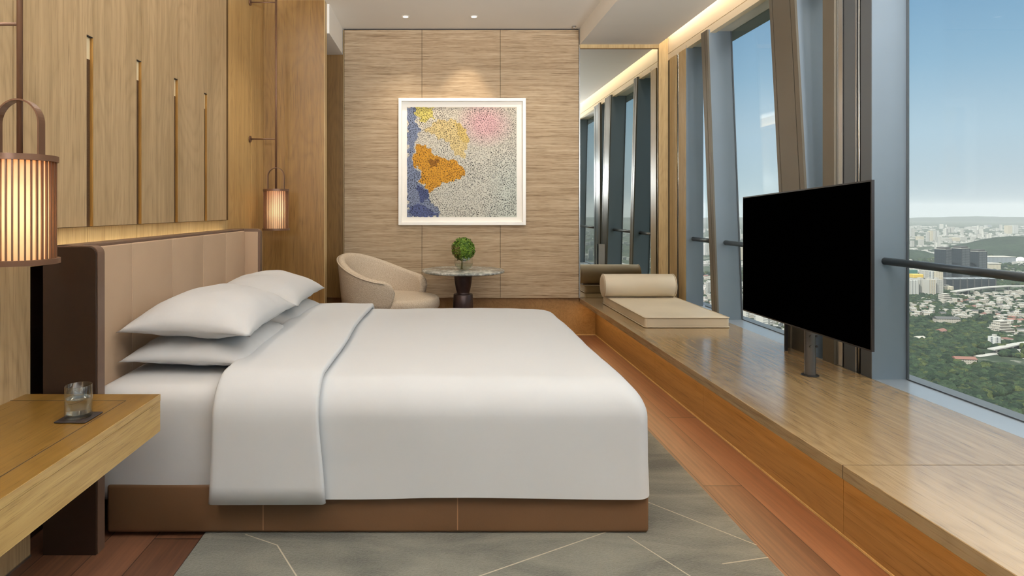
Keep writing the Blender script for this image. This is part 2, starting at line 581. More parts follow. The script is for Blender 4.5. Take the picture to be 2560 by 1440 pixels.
obj('mirror_head_board', bx(1.398, 2.19, 6.085, 6.15, 2.898, 2.935), 'oak_column', wb)
# mirror on the back wall
mr = thing('mirror', 'tall frameless wall mirror above the bench, between cloth wall and wooden window post', 'mirror', (1.79, 6.10, 0.387))
obj('mirror_glass', bx(1.402, 2.186, 6.096, 6.112, 0.387, 2.896), 'mirror', mr)
obj('mirror_edge', bx(1.3985, 1.402, 6.090, 6.112, 0.387, 2.896), 'chrome', mr)
obj('mirror_edge', bx(1.402, 2.186, 6.090, 6.112, 2.892, 2.896), 'oak_dark', mr)
# baseboards
struct(obj('baseboard_left', bx(-1.51, -1.506, YR, 2.226, 0.0, 0.008), 'chrome'))
struct(obj('baseboard_back', bx(-1.545, 1.57, 6.144, 6.15, 0.0, 0.008), 'oak_column'))

# window side: sill, upstand, head fascia, soffit
t1 = sempty('trim_1')
obj('sill_plate', bx(2.285, 2.47, YR, 6.15, 0.355, 0.378), 'sill', t1)
obj('sill_gap', bx(2.272, 2.285, YR, 6.15, 0.30, 0.366), 'groove', t1)
obj('upstand', bx(2.272, 2.62, YR, 6.15, -0.08, 0.354), 'metal_dark', t1)
t2 = sempty('trim_2')
obj('fascia_board', bx(2.285, 2.33, YR, 6.15, 2.842, 3.10), 'fascia', t2)
obj('blind_groove', bx(2.30, 2.33, YR, 6.15, 2.832, 2.842), 'groove', t2)
obj('fascia_lower_board', bx(2.28, 2.33, YR, 6.15, 2.772, 2.832), 'fascia', t2)
obj('head_soffit', bx(2.33, 2.47, YR, 6.15, 2.785, 2.87), 'paint', t2)
obj('spandrel', bx(2.47, 2.62, YR, 6.15, 2.785, 3.10), 'metal_dark', t2)

def add_skew(bm, x0, x1, yb, yt, z0, z1, mat=0):
    v = [bm.verts.new(c) for c in ((x0, yb[0], z0), (x1, yb[0], z0), (x1, yb[1], z0), (x0, yb[1], z0),
                                  (x0, yt[0], z1), (x1, yt[0], z1), (x1, yt[1], z1), (x0, yt[1], z1))]
    for q in ((3, 2, 1, 0), (4, 5, 6, 7), (0, 1, 5, 4), (1, 2, 6, 5), (2, 3, 7, 6), (3, 0, 4, 7)):
        bm.faces.new([v[i] for i in q]).material_index = mat
    return bm

def slanted(name, yb, yt, strips):
    """leaning window column: grey core, room-facing cladding split by grooves"""
    r = sempty(name)
    z0, z1 = 0.366, 2.80
    obj('core', add_skew(BM(), 2.268, 2.452, yb, yt, z0, z1), 'metal_grey', r)
    lb = lambda f: (yb[0] + (yb[1] - yb[0]) * f, yt[0] + (yt[1] - yt[0]) * f)
    for f0, f1 in strips:
        b0, u0 = lb(f0); b1, u1 = lb(f1)
        obj('cladding_strip', add_skew(BM(), 2.254, 2.268, (b0, b1), (u0, u1), z0, z1), 'bronze_panel', r)
    b0, u0 = lb(0.02); b1, u1 = lb(0.98)
    obj('groove_backing', add_skew(BM(), 2.264, 2.2682, (b0, b1), (u0, u1), z0 + 0.004, z1 - 0.004), 'groove', r)
    obj('glazing_edge', add_skew(BM(), 2.452, 2.462, (yb[0] - 0.006, yb[1] + 0.006), (yt[0] - 0.006, yt[1] + 0.006), z0, z1), 'metal_dark', r)
    return r
big = [(0.0, 0.16), (0.19, 0.86), (0.89, 1.0)]
slanted('column_1', (3.655, 3.94), (3.875, 4.165), big)
slanted('column_2', (4.93, 5.03), (5.125, 5.245), [(0.0, 0.40), (0.47, 1.0)])
slanted('column_3', (1.55, 1.84), (1.77, 2.06), big)
slanted('column_4', (-0.65, -0.36), (-0.43, -0.14), big)

# upright mullion group in grey metal
mg = sempty('column_5')
zt = 3.02
obj('fin_core', bx(2.292, 2.458, 3.202, 3.585, 0.366, 2.80), 'metal_grey', mg)
obj('fin_face', bx(2.277, 2.458, 3.196, 3.202, 0.366, 2.80), 'metal_grey', mg)
obj('grey_panel', bx(2.277, 2.292, 3.202, 3.282, 0.366, 2.80), 'metal_dark', mg)
obj('seal_bead', add_tube(BM(), [(2.284, 3.303, 0.37), (2.284, 3.303, 2.80)], 0.006, 8), 'chrome', mg, True)
obj('seal_slot', bx(2.288, 2.293, 3.282, 3.324, 0.366, 2.80), 'groove', mg)
obj('seal_rail', bx(2.277, 2.292, 3.316, 3.324, 0.366, 2.80), 'chrome', mg)
obj('grey_panel', bx(2.277, 2.292, 3.326, 3.418, 0.366, 2.80), 'metal_dark', mg)
obj('seal_slot', bx(2.288, 2.2925, 3.418, 3.428, 0.366, 2.80), 'groove', mg)
obj('bright_strip', bx(2.275, 2.292, 3.428, 3.478, 0.366, 2.80), 'chrome', mg)
obj('bronze_strip', bx(2.262, 2.292, 3.482, 3.585, 0.366, 2.80), 'bronze_panel', mg)
obj('glazing_edge', bx(2.458, 2.468, 3.188, 3.592, 0.366, 2.80), 'metal_dark', mg)
# upright wooden mullion group at the mirror end
wg = sempty('column_6')
obj('end_post', bx(2.19, 2.283, 6.078, 6.15, 0.385, 2.99), 'oak_column', wg)
obj('seal_slot', bx(2.29, 2.30, 6.02, 6.15, 0.378, 2.80), 'groove', wg)
obj('post_gap_strip', bx(2.283, 2.295, 6.04, 6.07, 0.378, 2.80), 'bronze_panel', wg)
obj('wood_post', bx(2.277, 2.30, 5.862, 6.02, 0.378, 2.775), 'oak_column', wg)
obj('seal_bead', add_tube(BM(), [(2.286, 5.823, 0.38), (2.286, 5.823, 2.775)], 0.008, 8), 'chrome', wg, True)
obj('seal_slot', bx(2.29, 2.2995, 5.79, 5.862, 0.378, 2.775), 'groove', wg)
obj('wood_post', bx(2.277, 2.30, 5.625, 5.79, 0.378, 2.775), 'oak_column', wg)
obj('fin_core', bx(2.30, 2.44, 5.625, 6.15, 0.366, 2.80), 'metal_grey', wg)
obj('fin_face', bx(2.279, 2.425, 5.619, 5.625, 0.366, 2.80), 'metal_grey', wg)
# further upright group behind
bg = sempty('column_7')
obj('fin_core', bx(2.277, 2.458, 0.35, 0.75, 0.366, 2.80), 'metal_grey', bg)
obj('glazing_edge', bx(2.458, 2.468, 0.34, 0.76, 0.366, 2.80), 'metal_dark', bg)

# windows: pane, handrail
def window(name, y0, y1, rails):
    w = sempty(name)
    obj('pane', bx(2.462, 2.470, y0, y1, 0.378, 2.785), 'pane', w)
    for a, b in rails:
        obj('handrail', add_tube(BM(), [(2.345, a, 1.003), (2.345, b, 1.003)], 0.0195, 16), 'rail', w, True)
    obj('sash_bead', bx(2.455, 2.475, y0, y1, 0.372, 0.384), 'metal_dark', w)
    return w
window('window_1', 3.592, 5.63, [(5.619, 5.084), (4.981, 4.00), (3.708, 3.586)])
window('window_2', 0.76, 3.188, [(3.194, 1.90), (1.61, 0.75)])
window('window_3', YR, 0.34, [(0.35, -0.31), (-0.60, YR)])
# added unseen glazing at the rear, lets in soft light from behind the camera
wr = sempty('window_added')
obj('pane', bx(-1.58, 2.28, YR - 0.06, YR - 0.052, 0.10, 2.90), 'pane', wr)
for x in (-1.60, -0.32, 0.96, 2.24):
    obj('mullion', bx(x - 0.03, x + 0.03, YR - 0.09, YR - 0.01, 0.0, 2.95), 'metal_grey', wr)
obj('head_rail', bx(-1.75, 2.62, YR - 0.1, YR, 2.90, 3.1), 'metal_grey', wr)
obj('bottom_rail', bx(-1.75, 2.62, YR - 0.1, YR, 0.0, 0.10), 'metal_grey', wr)

# ------------------------------------------------------------------ window bench
be = thing('window_bench', 'long low oak bench running under the whole window wall', 'bench', (1.84, 2.0, 0))
obj('bench_seam', bx(1.3997, 2.271, 2.1082, 2.1098, 0.336, 0.3852), 'oak_seam_shade', be)
for a, b in ((YR + 0.02, 2.109), (2.109, 6.094)):
    obj('bench_top', bx(1.40, 2.271, a, b, 0.335, 0.385, 0.002, 1), 'oak_bench', be)
ks = [YR + 0.02, -1.4, -0.15, 1.10, 2.36, 3.62, 4.437, 6.149]
for a, b in zip(ks, ks[1:]):
    obj('base_panel', bx(1.57, 1.60, a + 0.001, b - 0.001, 0.008, 0.335), 'oak_kick', be)
obj('plinth_line', bx(1.566, 1.60, YR + 0.02, 6.149, 0.0, 0.008), 'oak_column', be)
obj('light_strip', bx(1.545, 1.562, YR + 0.05, 6.10, 0.322, 0.335), 'led_orange', be)

# ------------------------------------------------------------------ bed
bed = thing('bed', 'large bed with tan leather base and beige upholstered headboard', 'bed', (-0.25, 3.27, 0))
# base: leather box in three panels a side
bm = BM()
add_box(bm, -1.30, 0.81, 2.35, 4.20, 0.018, 0.206, 0.014, 3)
base = obj('bed_base', bm, 'leather_tan', bed, auto=40)
for x in (-0.69, 0.065):
    obj('seam', bx(x - 0.002, x + 0.002, 2.3493, 4.2007, 0.030, 0.196), 'seam', base)
def wrink(a, s, seed):
    def f(p, n):
        d = noise.noise(Vector((p.x * s + seed, p.y * s, p.z * s * 0.6))) * a
        return p + n * d
    return f
obj('mattress', rbox(-1.385, 0.74, 2.356, 4.194, 0.12, 0.578, 0.07, 40, 40, 12, wrink(0.006, 4.0, 3.3)), 'linen_sheet', bed, True)
hb = obj('headboard', bx(-1.467, -1.44, 2.24, 4.30, 0.0, 1.125), 'leather_dark', bed)
obj('top_board', bx(-1.467, -1.385, 2.24, 4.30, 1.125, 1.14, 0.004, 2), 'leather_edge', hb)
def wing_poly(grow=0.0):
    r = 0.03
    x1, z1 = -1.27 + grow, 1.14 + grow
    pts = [(-1.467, 0.0), (x1, 0.0)]
    for k in range(7):
        a = k / 6 * PI / 2
        pts.append((x1 - r + r * math.cos(a), z1 - r + r * math.sin(a)))
    pts.append((-1.467, z1))
    return pts
bmn = add_prism(BM(), wing_poly(-0.003), 'y', 2.232, 2.243)
obj('side_face', bmn, 'leather_dark', hb)
obj('wing', add_prism(BM(), wing_poly(), 'y', 2.242, 2.287), 'leather_edge', hb)
obj('wing', add_prism(BM(), wing_poly(), 'y', 4.255, 4.30), 'leather_edge', hb)
obj('wing_lining', bx(-1.44, -1.285, 2.287, 2.293, 0.2, 1.12, 0.002, 1), 'leather_beige', hb)
obj('wing_lining', bx(-1.44, -1.285, 4.247, 4.255, 0.2, 1.12, 0.002, 1), 'leather_beige', hb)
yy = [2.293, 2.70, 3.107, 3.51, 3.88, 4.247]
for a, b in zip(yy, yy[1:]):
    obj('upholstered_panel', bx(-1.44, -1.376, a + 0.0005, b - 0.0005, 0.2, 1.126, 0.006, 3), 'leather_beige', hb, auto=50)

# duvet: sides hang to just above the base, soft corners
def duvet_disp(p, n):
    d = noise.noise(Vector((p.x * 2.6, p.y * 2.1, p.z * 1.6 + 4.0))) * 0.008
    d += noise.noise(Vector((p.x * 9, p.y * 8, p.z * 3.0))) * 0.0022
    q = p + n * d
    cx, cy = (p.x + 0.02) / 0.83, (p.y - 3.27) / 0.93
    if p.z > 0.5:
        q.z += 0.016 * max(0, 1 - cx * cx) * max(0, 1 - cy * cy)
    if p.z < 0.30:                                # hem waves and slight flare
        k = min(1.0, (0.30 - p.z) / 0.15)
        q += Vector((n.x, n.y, 0)) * (0.004 * k * (1 + 0.6 * math.sin(p.x * 5.1 + p.y * 4.3)))
    return q
def duvet_shell():
    """soft slab: wide rounding along the top, tighter upright corners, open underneath"""
    x0, x1, y0, y1, z0, z1 = -0.845, 0.808, 2.318, 4.222, 0.171, 0.602
    rt, rv = 0.135, 0.055
    nx, ny, nk = 90, 90, 30
    prof = [(0.0, z0 + (z1 - rt - z0) * k / 16) for k in range(16)]
    for k in range(nk - 15):
        a = k / (nk - 16) * PI / 2
        prof.append((rt * (1 - math.cos(a)), z1 - rt + rt * math.sin(a)))
    def ease(t):
        s_ = (1 - math.cos(PI * t)) / 2
        return 0.55 * s_ + 0.45 * t
    def ring_pt(u, v, ins):
        xa, xb, yc, yd = x0 + ins, x1 - ins, y0 + ins, y1 - ins
        p = Vector((xa + (xb - xa) * u, yc + (yd - yc) * v, 0))
        r = rv + 0.35 * ins
        q = Vector((min(max(p.x, xa + r), xb - r), min(max(p.y, yc + r), yd - r), 0))
        d = p - q
        if d.length > 1e-9 and (abs(p.x - q.x) > 1e-9 and abs(p.y - q.y) > 1e-9):
            p = q + d.normalized() * r
        n = (p - q).normalized() if (p - q).length > 1e-9 else Vector((0, 0, 0))
        return p, n
    border = [(ease(i / nx), 0.0) for i in range(nx)] + [(1.0, ease(j / ny)) for j in range(ny)] + [(1 - ease(i / nx), 1.0) for i in range(nx)] + [(0.0, 1 - ease(j / ny)) for j in range(ny)]
    bm = BM(); rings = []
    for k, (ins, z) in enumerate(prof):
        ring = []
        for (u, v) in border:
            p, n = ring_pt(u, v, ins)
            up = ins / rt
            nn = (n * (1 - up) + Vector((0, 0, 1)) * up)
            q = duvet_disp(Vector((p.x, p.y, z)), nn.normalized() if nn.length > 0 else Vector((0, 0, 1)))
            if k == 0: q.z += 0.004 * math.sin(q.x * 6.0 + 0.7) + 0.003 * math.sin(q.y * 7)
            ring.append(bm.verts.new(q))
        rings.append(ring)
    m = len(border)
    for a, b in zip(rings, rings[1:]):
        for k in range(m):
            bm.faces.new((a[k], a[(k + 1) % m], b[(k + 1) % m], b[k]))
    top = {}
    last = rings[-1]
    def T(i, j):
        if j == 0: return last[i] if i < nx else last[nx]
        if i == nx: return last[nx + j] if j < ny else last[nx + ny]
        if j == ny: return last[nx + ny + (nx - i)]
        if i == 0: return last[2 * nx + ny + (ny - j)]
        if (i, j) not in top:
            p = Vector((x0 + rt + (x1 - x0 - 2 * rt) * ease(i / nx), y0 + rt + (y1 - y0 - 2 * rt) * ease(j / ny), z1))
            r = rv + 0.35 * rt
            q = Vector((min(max(p.x, x0 + rt + r), x1 - rt - r), min(max(p.y, y0 + rt + r), y1 - rt - r), z1))
            d = p - q
            if abs(d.x) > 1e-9 and abs(d.y) > 1e-9:      # keep inside the rounded corner
                k = max(abs(d.x), abs(d.y)) / d.length
                p = q + d * k
            top[(i, j)] = bm.verts.new(duvet_disp(p, Vector((0, 0, 1))))
        return top[(i, j)]
    for i in range(nx):
        for j in range(ny):
            bm.faces.new((T(i, j), T(i + 1, j), T(i + 1, j + 1), T(i, j + 1)))
    return bm
duv = obj('duvet', duvet_shell(), 'linen', None, True)
tag(duv, 'smooth white duvet covering the bed from the fold to the foot', 'duvet')
# turned-down flap: a thick strip that follows the duvet over the bed
path = []
ya, yb_, zt_, r_ = 2.310, 4.230, 0.612, 0.14
path.append((ya - 0.010, 0.166)); path.append((ya - 0.006, 0.23)); path.append((ya - 0.003, 0.32)); path.append((ya, 0.42))
for k in range(9):
    a = PI - k / 8 * PI / 2
    path.append((ya + r_ + r_ * math.cos(a), zt_ - r_ + r_ * math.sin(a)))
for k in range(1, 16):
    path.append((ya + r_ + (yb_ - ya - 2 * r_) * k / 16, zt_ + 0.014 * math.sin(PI * k / 16)))
for k in range(9):
    a = PI / 2 - k / 8 * PI / 2
    path.append((yb_ - r_ + r_ * math.cos(a), zt_ - r_ + r_ * math.sin(a)))
path += [(yb_, 0.42), (yb_ + 0.003, 0.32), (yb_ + 0.008, 0.17)]
def flap():
    bm = BM()
    sec = []                                       # (x, offset) stadium section
    x0, x1, th = -0.865, -0.462, 0.030
    N = 22
    for k in range(N + 1):
        sec.append((x0 + 0.014 + (x1 - x0 - 0.024) * k / N, th))
    for k in range(1, 6):
        a = PI / 2 - k / 6 * PI
        sec.append((x1 - 0.010 + 0.012 * math.cos(a), th / 2 + th / 2 * math.sin(a)))
    for k in range(N, -1, -1):
        sec.append((x0 + 0.014 + (x1 - x0 - 0.024) * k / N, 0.0))
    for k in range(1, 6):
        a = -PI / 2 - k / 6 * PI
        sec.append((x0 + 0.014 + 0.018 * math.cos(a), th / 2 + th / 2 * math.sin(a)))
    rings = []
    n = len(path)
    for i, (y, z) in enumerate(path):
        p0 = path[max(i - 1, 0)]; p1 = path[min(i + 1, n - 1)]
        ty, tz = p1[0] - p0[0], p1[1] - p0[1]
        L = math.hypot(ty, tz); ny, nz = -tz / L, ty / L
        low = max(0.0, (0.45 - z) / 0.3)
        ring = []
        for (x, o) in sec:
            fx = (x - x0) / (x1 - x0)
            w = noise.noise(Vector((x * 5, y * 2.2, z * 2.2))) * 0.006 * (1 if o > 0 else 0.3)
            xx = x + low * (fx - 0.25) * 0.030 + 0.005 * math.sin(y * 6 + z * 5) * fx
            ring.append(bm.verts.new((xx, y + ny * (o + w), z + nz * (o + w))))
        rings.append(ring)
    m = len(sec)
    for a, b in zip(rings, rings[1:]):
        for k in range(m):
            bm.faces.new((a[k], a[(k + 1) % m], b[(k + 1) % m], b[k]))
    bm.faces.new(rings[0]); bm.faces.new(list(reversed(rings[-1])))
    return bm
obj('turned_down_flap', flap(), 'linen', duv, True)['label'] = 'white turned-down flap folded across the top of the duvet'

# pillows
def pillow_mesh(W, L, T, seed, squash=0.5):
    """W along x, L along y; pointed corners, fat middle"""
    bm = BM()
    nu, nv = 34, 44
    def P(u, v, s):
        e = (1 - abs(u) ** 2.2) ** 0.62 * (1 - abs(v) ** 2.6) ** 0.62 if abs(u) < 1 and abs(v) < 1 else 0.0
        x = W / 2 * u * (1 - 0.075 * (1 - abs(v) ** 2) * abs(u) ** 2)
        y = L / 2 * v * (1 - 0.055 * (1 - abs(u) ** 2) * abs(v) ** 2)
        t = T / 2 * e * (1.0 if s > 0 else squash)
        w = noise.noise(Vector((u * 2.4 + seed, v * 3.0, s * 3.1))) * 0.010 * min(1, e * 2)
        edge = max(abs(u), abs(v))
        pk = noise.noise(Vector((u * 9 + seed, v * 9, s * 1.7 + seed))) * 0.006 * (edge ** 3) * min(1, e * 4)
        z = s * t + (w + pk) * s
        return (x, y, z - 0.012 * (abs(u * v)) ** 3)
    top = [[bm.verts.new(P(2 * i / nu - 1, 2 * j / nv - 1, 1)) for j in range(nv + 1)] for i in range(nu + 1)]
    bot = [[top[i][j] if i in (0, nu) or j in (0, nv) else bm.verts.new(P(2 * i / nu - 1, 2 * j / nv - 1, -1)) for j in range(nv + 1)] for i in range(nu + 1)]
    for i in range(nu):
        for j in range(nv):
            bm.faces.new((top[i][j], top[i + 1][j], top[i + 1][j + 1], top[i][j + 1]))
            bm.faces.new((bot[i][j], bot[i][j + 1], bot[i + 1][j + 1], bot[i + 1][j]))
    return bm
def pillow(label, loc, W, L, T, seed, squash, rx=0.0, ry=0.0, rz=0.0):
    o = obj('pillow', pillow_mesh(W, L, T, seed, squash), 'linen_pillow', None, True)
    o.location = loc; o.rotation_euler = (rx, ry, rz)
    tag(o, label, 'pillow', 'white pillows stacked in pairs at the headboard')
    return o
pillow('lower white pillow of the stack beside the bedside shelf, flat on the sheet', (-1.075, 2.92, 0.640), 0.55, 0.79, 0.19, 1.3, 0.68, ry=0.03)
pillow('plump white pillow lying on top of the stack beside the bedside shelf', (-1.075, 2.93, 0.765), 0.56, 0.82, 0.27, 4.7, 0.50, ry=0.03)
pillow('lower white pillow of the stack near the wing wall, mostly hidden', (-1.075, 3.76, 0.640), 0.55, 0.79, 0.19, 7.9, 0.68, ry=0.03)
pillow('plump white pillow on top of the stack near the wing wall', (-1.075, 3.77, 0.755), 0.56, 0.80, 0.26, 11.2, 0.50, ry=0.03)

# ------------------------------------------------------------------ bedside shelf, coaster, tumbler
ns = thing('bedside_shelf', 'floating oak bedside shelf fixed to the panelled wall beside the bed', 'bedside table', (-1.265, 1.6, 0.47))
obj('carcass', bx(-1.509, -1.024, 0.95, 2.197, 0.470, 0.578, 0.001, 1), 'oak_shelf', ns)
obj('top_slab', bx(-1.509, -1.02, 0.945, 2.20, 0.580, 0.605, 0.0015, 1), 'oak_shelf_top', ns)
obj('front_board', bx(-1.024, -1.0195, 0.945, 2.20, 0.470, 0.578, 0.001, 1), 'oak_shelf', ns)
obj('front_lip', bx(-1.0200, -1.0188, 0.945, 2.20, 0.580, 0.6045), 'oak_shelf', ns)
obj('inlay_line', bx(-1.106, -1.103, 0.945, 2.12, 0.6045, 0.6054), 'groove', ns)
obj('inlay_line', bx(-1.509, -1.103, 2.12, 2.123, 0.6045, 0.6054), 'groove', ns)
co = obj('coaster', bx(-1.212, -1.112, 1.893, 1.993, 0.6056, 0.6106, 0.004, 3), 'coaster')
tag(co, 'square dark leather coaster under the water glass', 'coaster')
gl = thing('drinking_glass', 'clear straight tumbler half full of water standing on the coaster', 'glass', (-1.163, 1.943, 0.6108))
bm = BM()
add_lathe(bm, [(0.0, 0.6108), (0.037, 0.6108), (0.0395, 0.614), (0.0395, 0.7115), (0.0385, 0.7125), (0.0375, 0.7115), (0.0372, 0.624), (0.0, 0.622)], -1.163, 1.943, 64, cap=False)
obj('glass_wall', bm, 'thin_glass', gl, True)
bm = BM()
add_lathe(bm, [(0.0, 0.6225), (0.0368, 0.6245), (0.0370, 0.672), (0.0, 0.672)], -1.163, 1.943, 64, cap=False)
obj('water', bm, 'water', gl, auto=40)

# ------------------------------------------------------------------ rug
bm = BM()
add_box(bm, -0.92, 1.185, -1.2, 4.75, 0.001, 0.016, 0.004, 2, mat=0)
lines = [((0.815, 2.69), (1.185, 2.27)), ((0.72, 2.33), (0.92, 1.96)), ((0.92, 1.96), (1.0, 1.6)), ((1.0, 2.15), (1.185, 2.19)),
         ((-0.90, 2.60), (-0.90, 2.62)), ((-0.757, 2.345), (-0.614, 2.27)), ((-0.614, 2.27), (-0.478, 2.05)), ((-0.478, 2.05), (-0.30, 1.7)),
         ((0.10, 2.06), (0.66, 2.37))]
for (xa, ya2), (xb, yb2) in lines:
    d = Vector((xb - xa, yb2 - ya2, 0)); L = d.length
    n = Vector((-d.y, d.x, 0)) / L * 0.0026
    ps = [(xa + n.x, ya2 + n.y), (xa - n.x, ya2 - n.y), (xb - n.x, yb2 - n.y), (xb + n.x, yb2 + n.y)]
    vs = [bm.verts.new((x, y, 0.0168)) for x, y in ps]
    bm.faces.new(vs).material_index = 1
rug = obj('rug', bm, ['rug', 'rug_line'])
tag(rug, 'grey-green pile rug with pale carved lines under the bed', 'rug')

# ------------------------------------------------------------------ television on its pole
tv = thing('television', 'flat black television on a swivel pole rising from the window bench', 'television', (1.983, 3.25, 0.385))
TL, TR, BR, BL = Vector((1.894, 3.796, 1.353)), Vector((1.774, 2.493, 1.398)), Vector((1.774, 2.493, 0.6885)), Vector((1.894, 3.796, 0.643))
nrm = (TR - TL).cross(BL - TL).normalized()
if nrm.x > 0: nrm = -nrm
def quad_slab(a, b, c, d, off0, off1, inset=0.0):
    m = (a + b + c + d) / 4
    e1 = (b - a).normalized(); e2 = (d - a).normalized()
    q = []
    for p, s1, s2 in ((a, 1, 1), (b, -1, 1), (c, -1, -1), (d, 1, -1)):
        q.append(p + e1 * (s1 * inset) + e2 * (s2 * inset))
    bm = BM()
    lo = [bm.verts.new(p + nrm * off0) for p in q]; hi = [bm.verts.new(p + nrm * off1) for p in q]
    bm.faces.new(lo); bm.faces.new(list(reversed(hi)))
    for i in range(4):
        bm.faces.new((lo[i], lo[(i + 1) % 4], hi[(i + 1) % 4], hi[i]))
    return bm
obj('bezel', quad_slab(TL, TR, BR, BL, -0.012, -0.0006), 'tv_bezel', tv)
obj('screen', quad_slab(TL, TR, BR, BL, -0.004, 0.0, 0.007), 'tv_black', tv)
obj('rear_housing', quad_slab(TL, TR, BR, BL, -0.045, -0.012, 0.10), 'tv_back', tv)
pole = obj('pole', add_tube(BM(), [(1.983, 3.25, 0.389), (1.983, 3.25, 1.05)], 0.0275, 28), 'pole', tv, auto=60)
for z in (0.545, 0.60):
    obj('bolt', add_tube(BM(), [(1.972, 3.25 - 0.033, z), (1.974, 3.25 - 0.02, z)], 0.008, 12), 'pole', pole, auto=50)
    obj('bolt', add_tube(BM(), [(2.004, 3.25 - 0.026, z), (2.00, 3.25 - 0.01, z)], 0.006, 12), 'groove', pole, auto=50)
bm = add_lathe(BM(), [(0.0, 0.3852), (0.042, 0.3852), (0.043, 0.389), (0.028, 0.391), (0.0, 0.391)], 1.983, 3.25, 32, cap=False)
obj('base_flange', bm, 'tv_bezel', tv, auto=50)
bm = BM()
add_box(bm, 1.86, 2.0, 3.18, 3.32, 0.96, 1.06, 0.006)
obj('wall_plate', bm, 'tv_back', tv)
# small bent metal plate behind the television
bp = thing('metal_bracket', 'short bent grey metal plate standing on the bench behind the television', 'bracket', (2.17, 3.81, 0.386))
obj('edge_flange', bx(2.165, 2.183, 3.806, 3.816, 0.386, 0.80), 'tv_bezel', bp)
bm = BM(); add_prism(bm, [(2.183, 3.808), (2.250, 3.893), (2.248, 3.897), (2.181, 3.814)], 'z', 0.386, 0.80)
obj('plate', bm, 'chrome', bp)

# ------------------------------------------------------------------ mat and bolster on the bench
mt = thing('seat_mat', 'cream leather seat mat lying on the window bench', 'mat', (1.85, 5.15, 0.386))
obj('mat_body', rbox(1.536, 2.170, 4.55, 5.74, 0.386, 0.466, 0.014, 24, 30, 8), 'leather_mat', mt, True)
def loop_pts(x0, x1, y0, y1, z, r=0.02):
    pts = []
    for cx, cy, a0 in ((x1 - r, y1 - r, 0), (x0 + r, y1 - r, PI / 2), (x0 + r, y0 + r, PI), (x1 - r, y0 + r, 1.5 * PI)):
        for k in range(5):
            a = a0 + k / 4 * PI / 2
            pts.append((cx + r * math.cos(a), cy + r * math.sin(a), z))
    return pts
for z in (0.3915, 0.461):
    obj('piping', add_tube(BM(), loop_pts(1.533, 2.173, 4.547, 5.743, z), 0.0045, 8, closed=True), 'piping', mt, True)
bo = thing('bolster_cushion', 'cream leather bolster cushion lying across the far end of the seat mat', 'cushion', (1.825, 5.60, 0.468))
def bolster():
    bm = BM()
    prof = [(1.495, 0.0), (1.492, 0.05), (1.494, 0.085), (1.500, 0.100), (1.512, 0.1045)]
    L = [(x, r) for x, r in prof] + [(1.60, 0.1055), (1.83, 0.106), (2.05, 0.1055)] + [(3.65 - x, r) for x, r in reversed(prof)]
    seg = 48
    rings = []
    for x, r in L:
        rings.append([bm.verts.new((x, 5.605 + r * math.cos(2 * PI * k / seg), 0.573 + r * math.sin(2 * PI * k / seg))) for k in range(seg)] if r > 0 else [bm.verts.new((x, 5.605, 0.573))])
    for a, b in zip(rings, rings[1:]):
        for k in range(seg):
            j = (k + 1) % seg
            if len(a) == 1: bm.faces.new((a[0], b[k], b[j]))
            elif len(b) == 1: bm.faces.new((a[k], a[j], b[0]))
            else: bm.faces.new((a[k], a[j], b[j], b[k]))
    return bm
obj('bolster_body', bolster(), 'leather_mat', bo, True)
for x in (1.503, 2.147):
    pts = [(x, 5.605 + 0.105 * math.cos(2 * PI * k / 40), 0.573 + 0.105 * math.sin(2 * PI * k / 40)) for k in range(40)]
    obj('piping', add_tube(BM(), pts, 0.004, 8, closed=True), 'piping', bo, True)

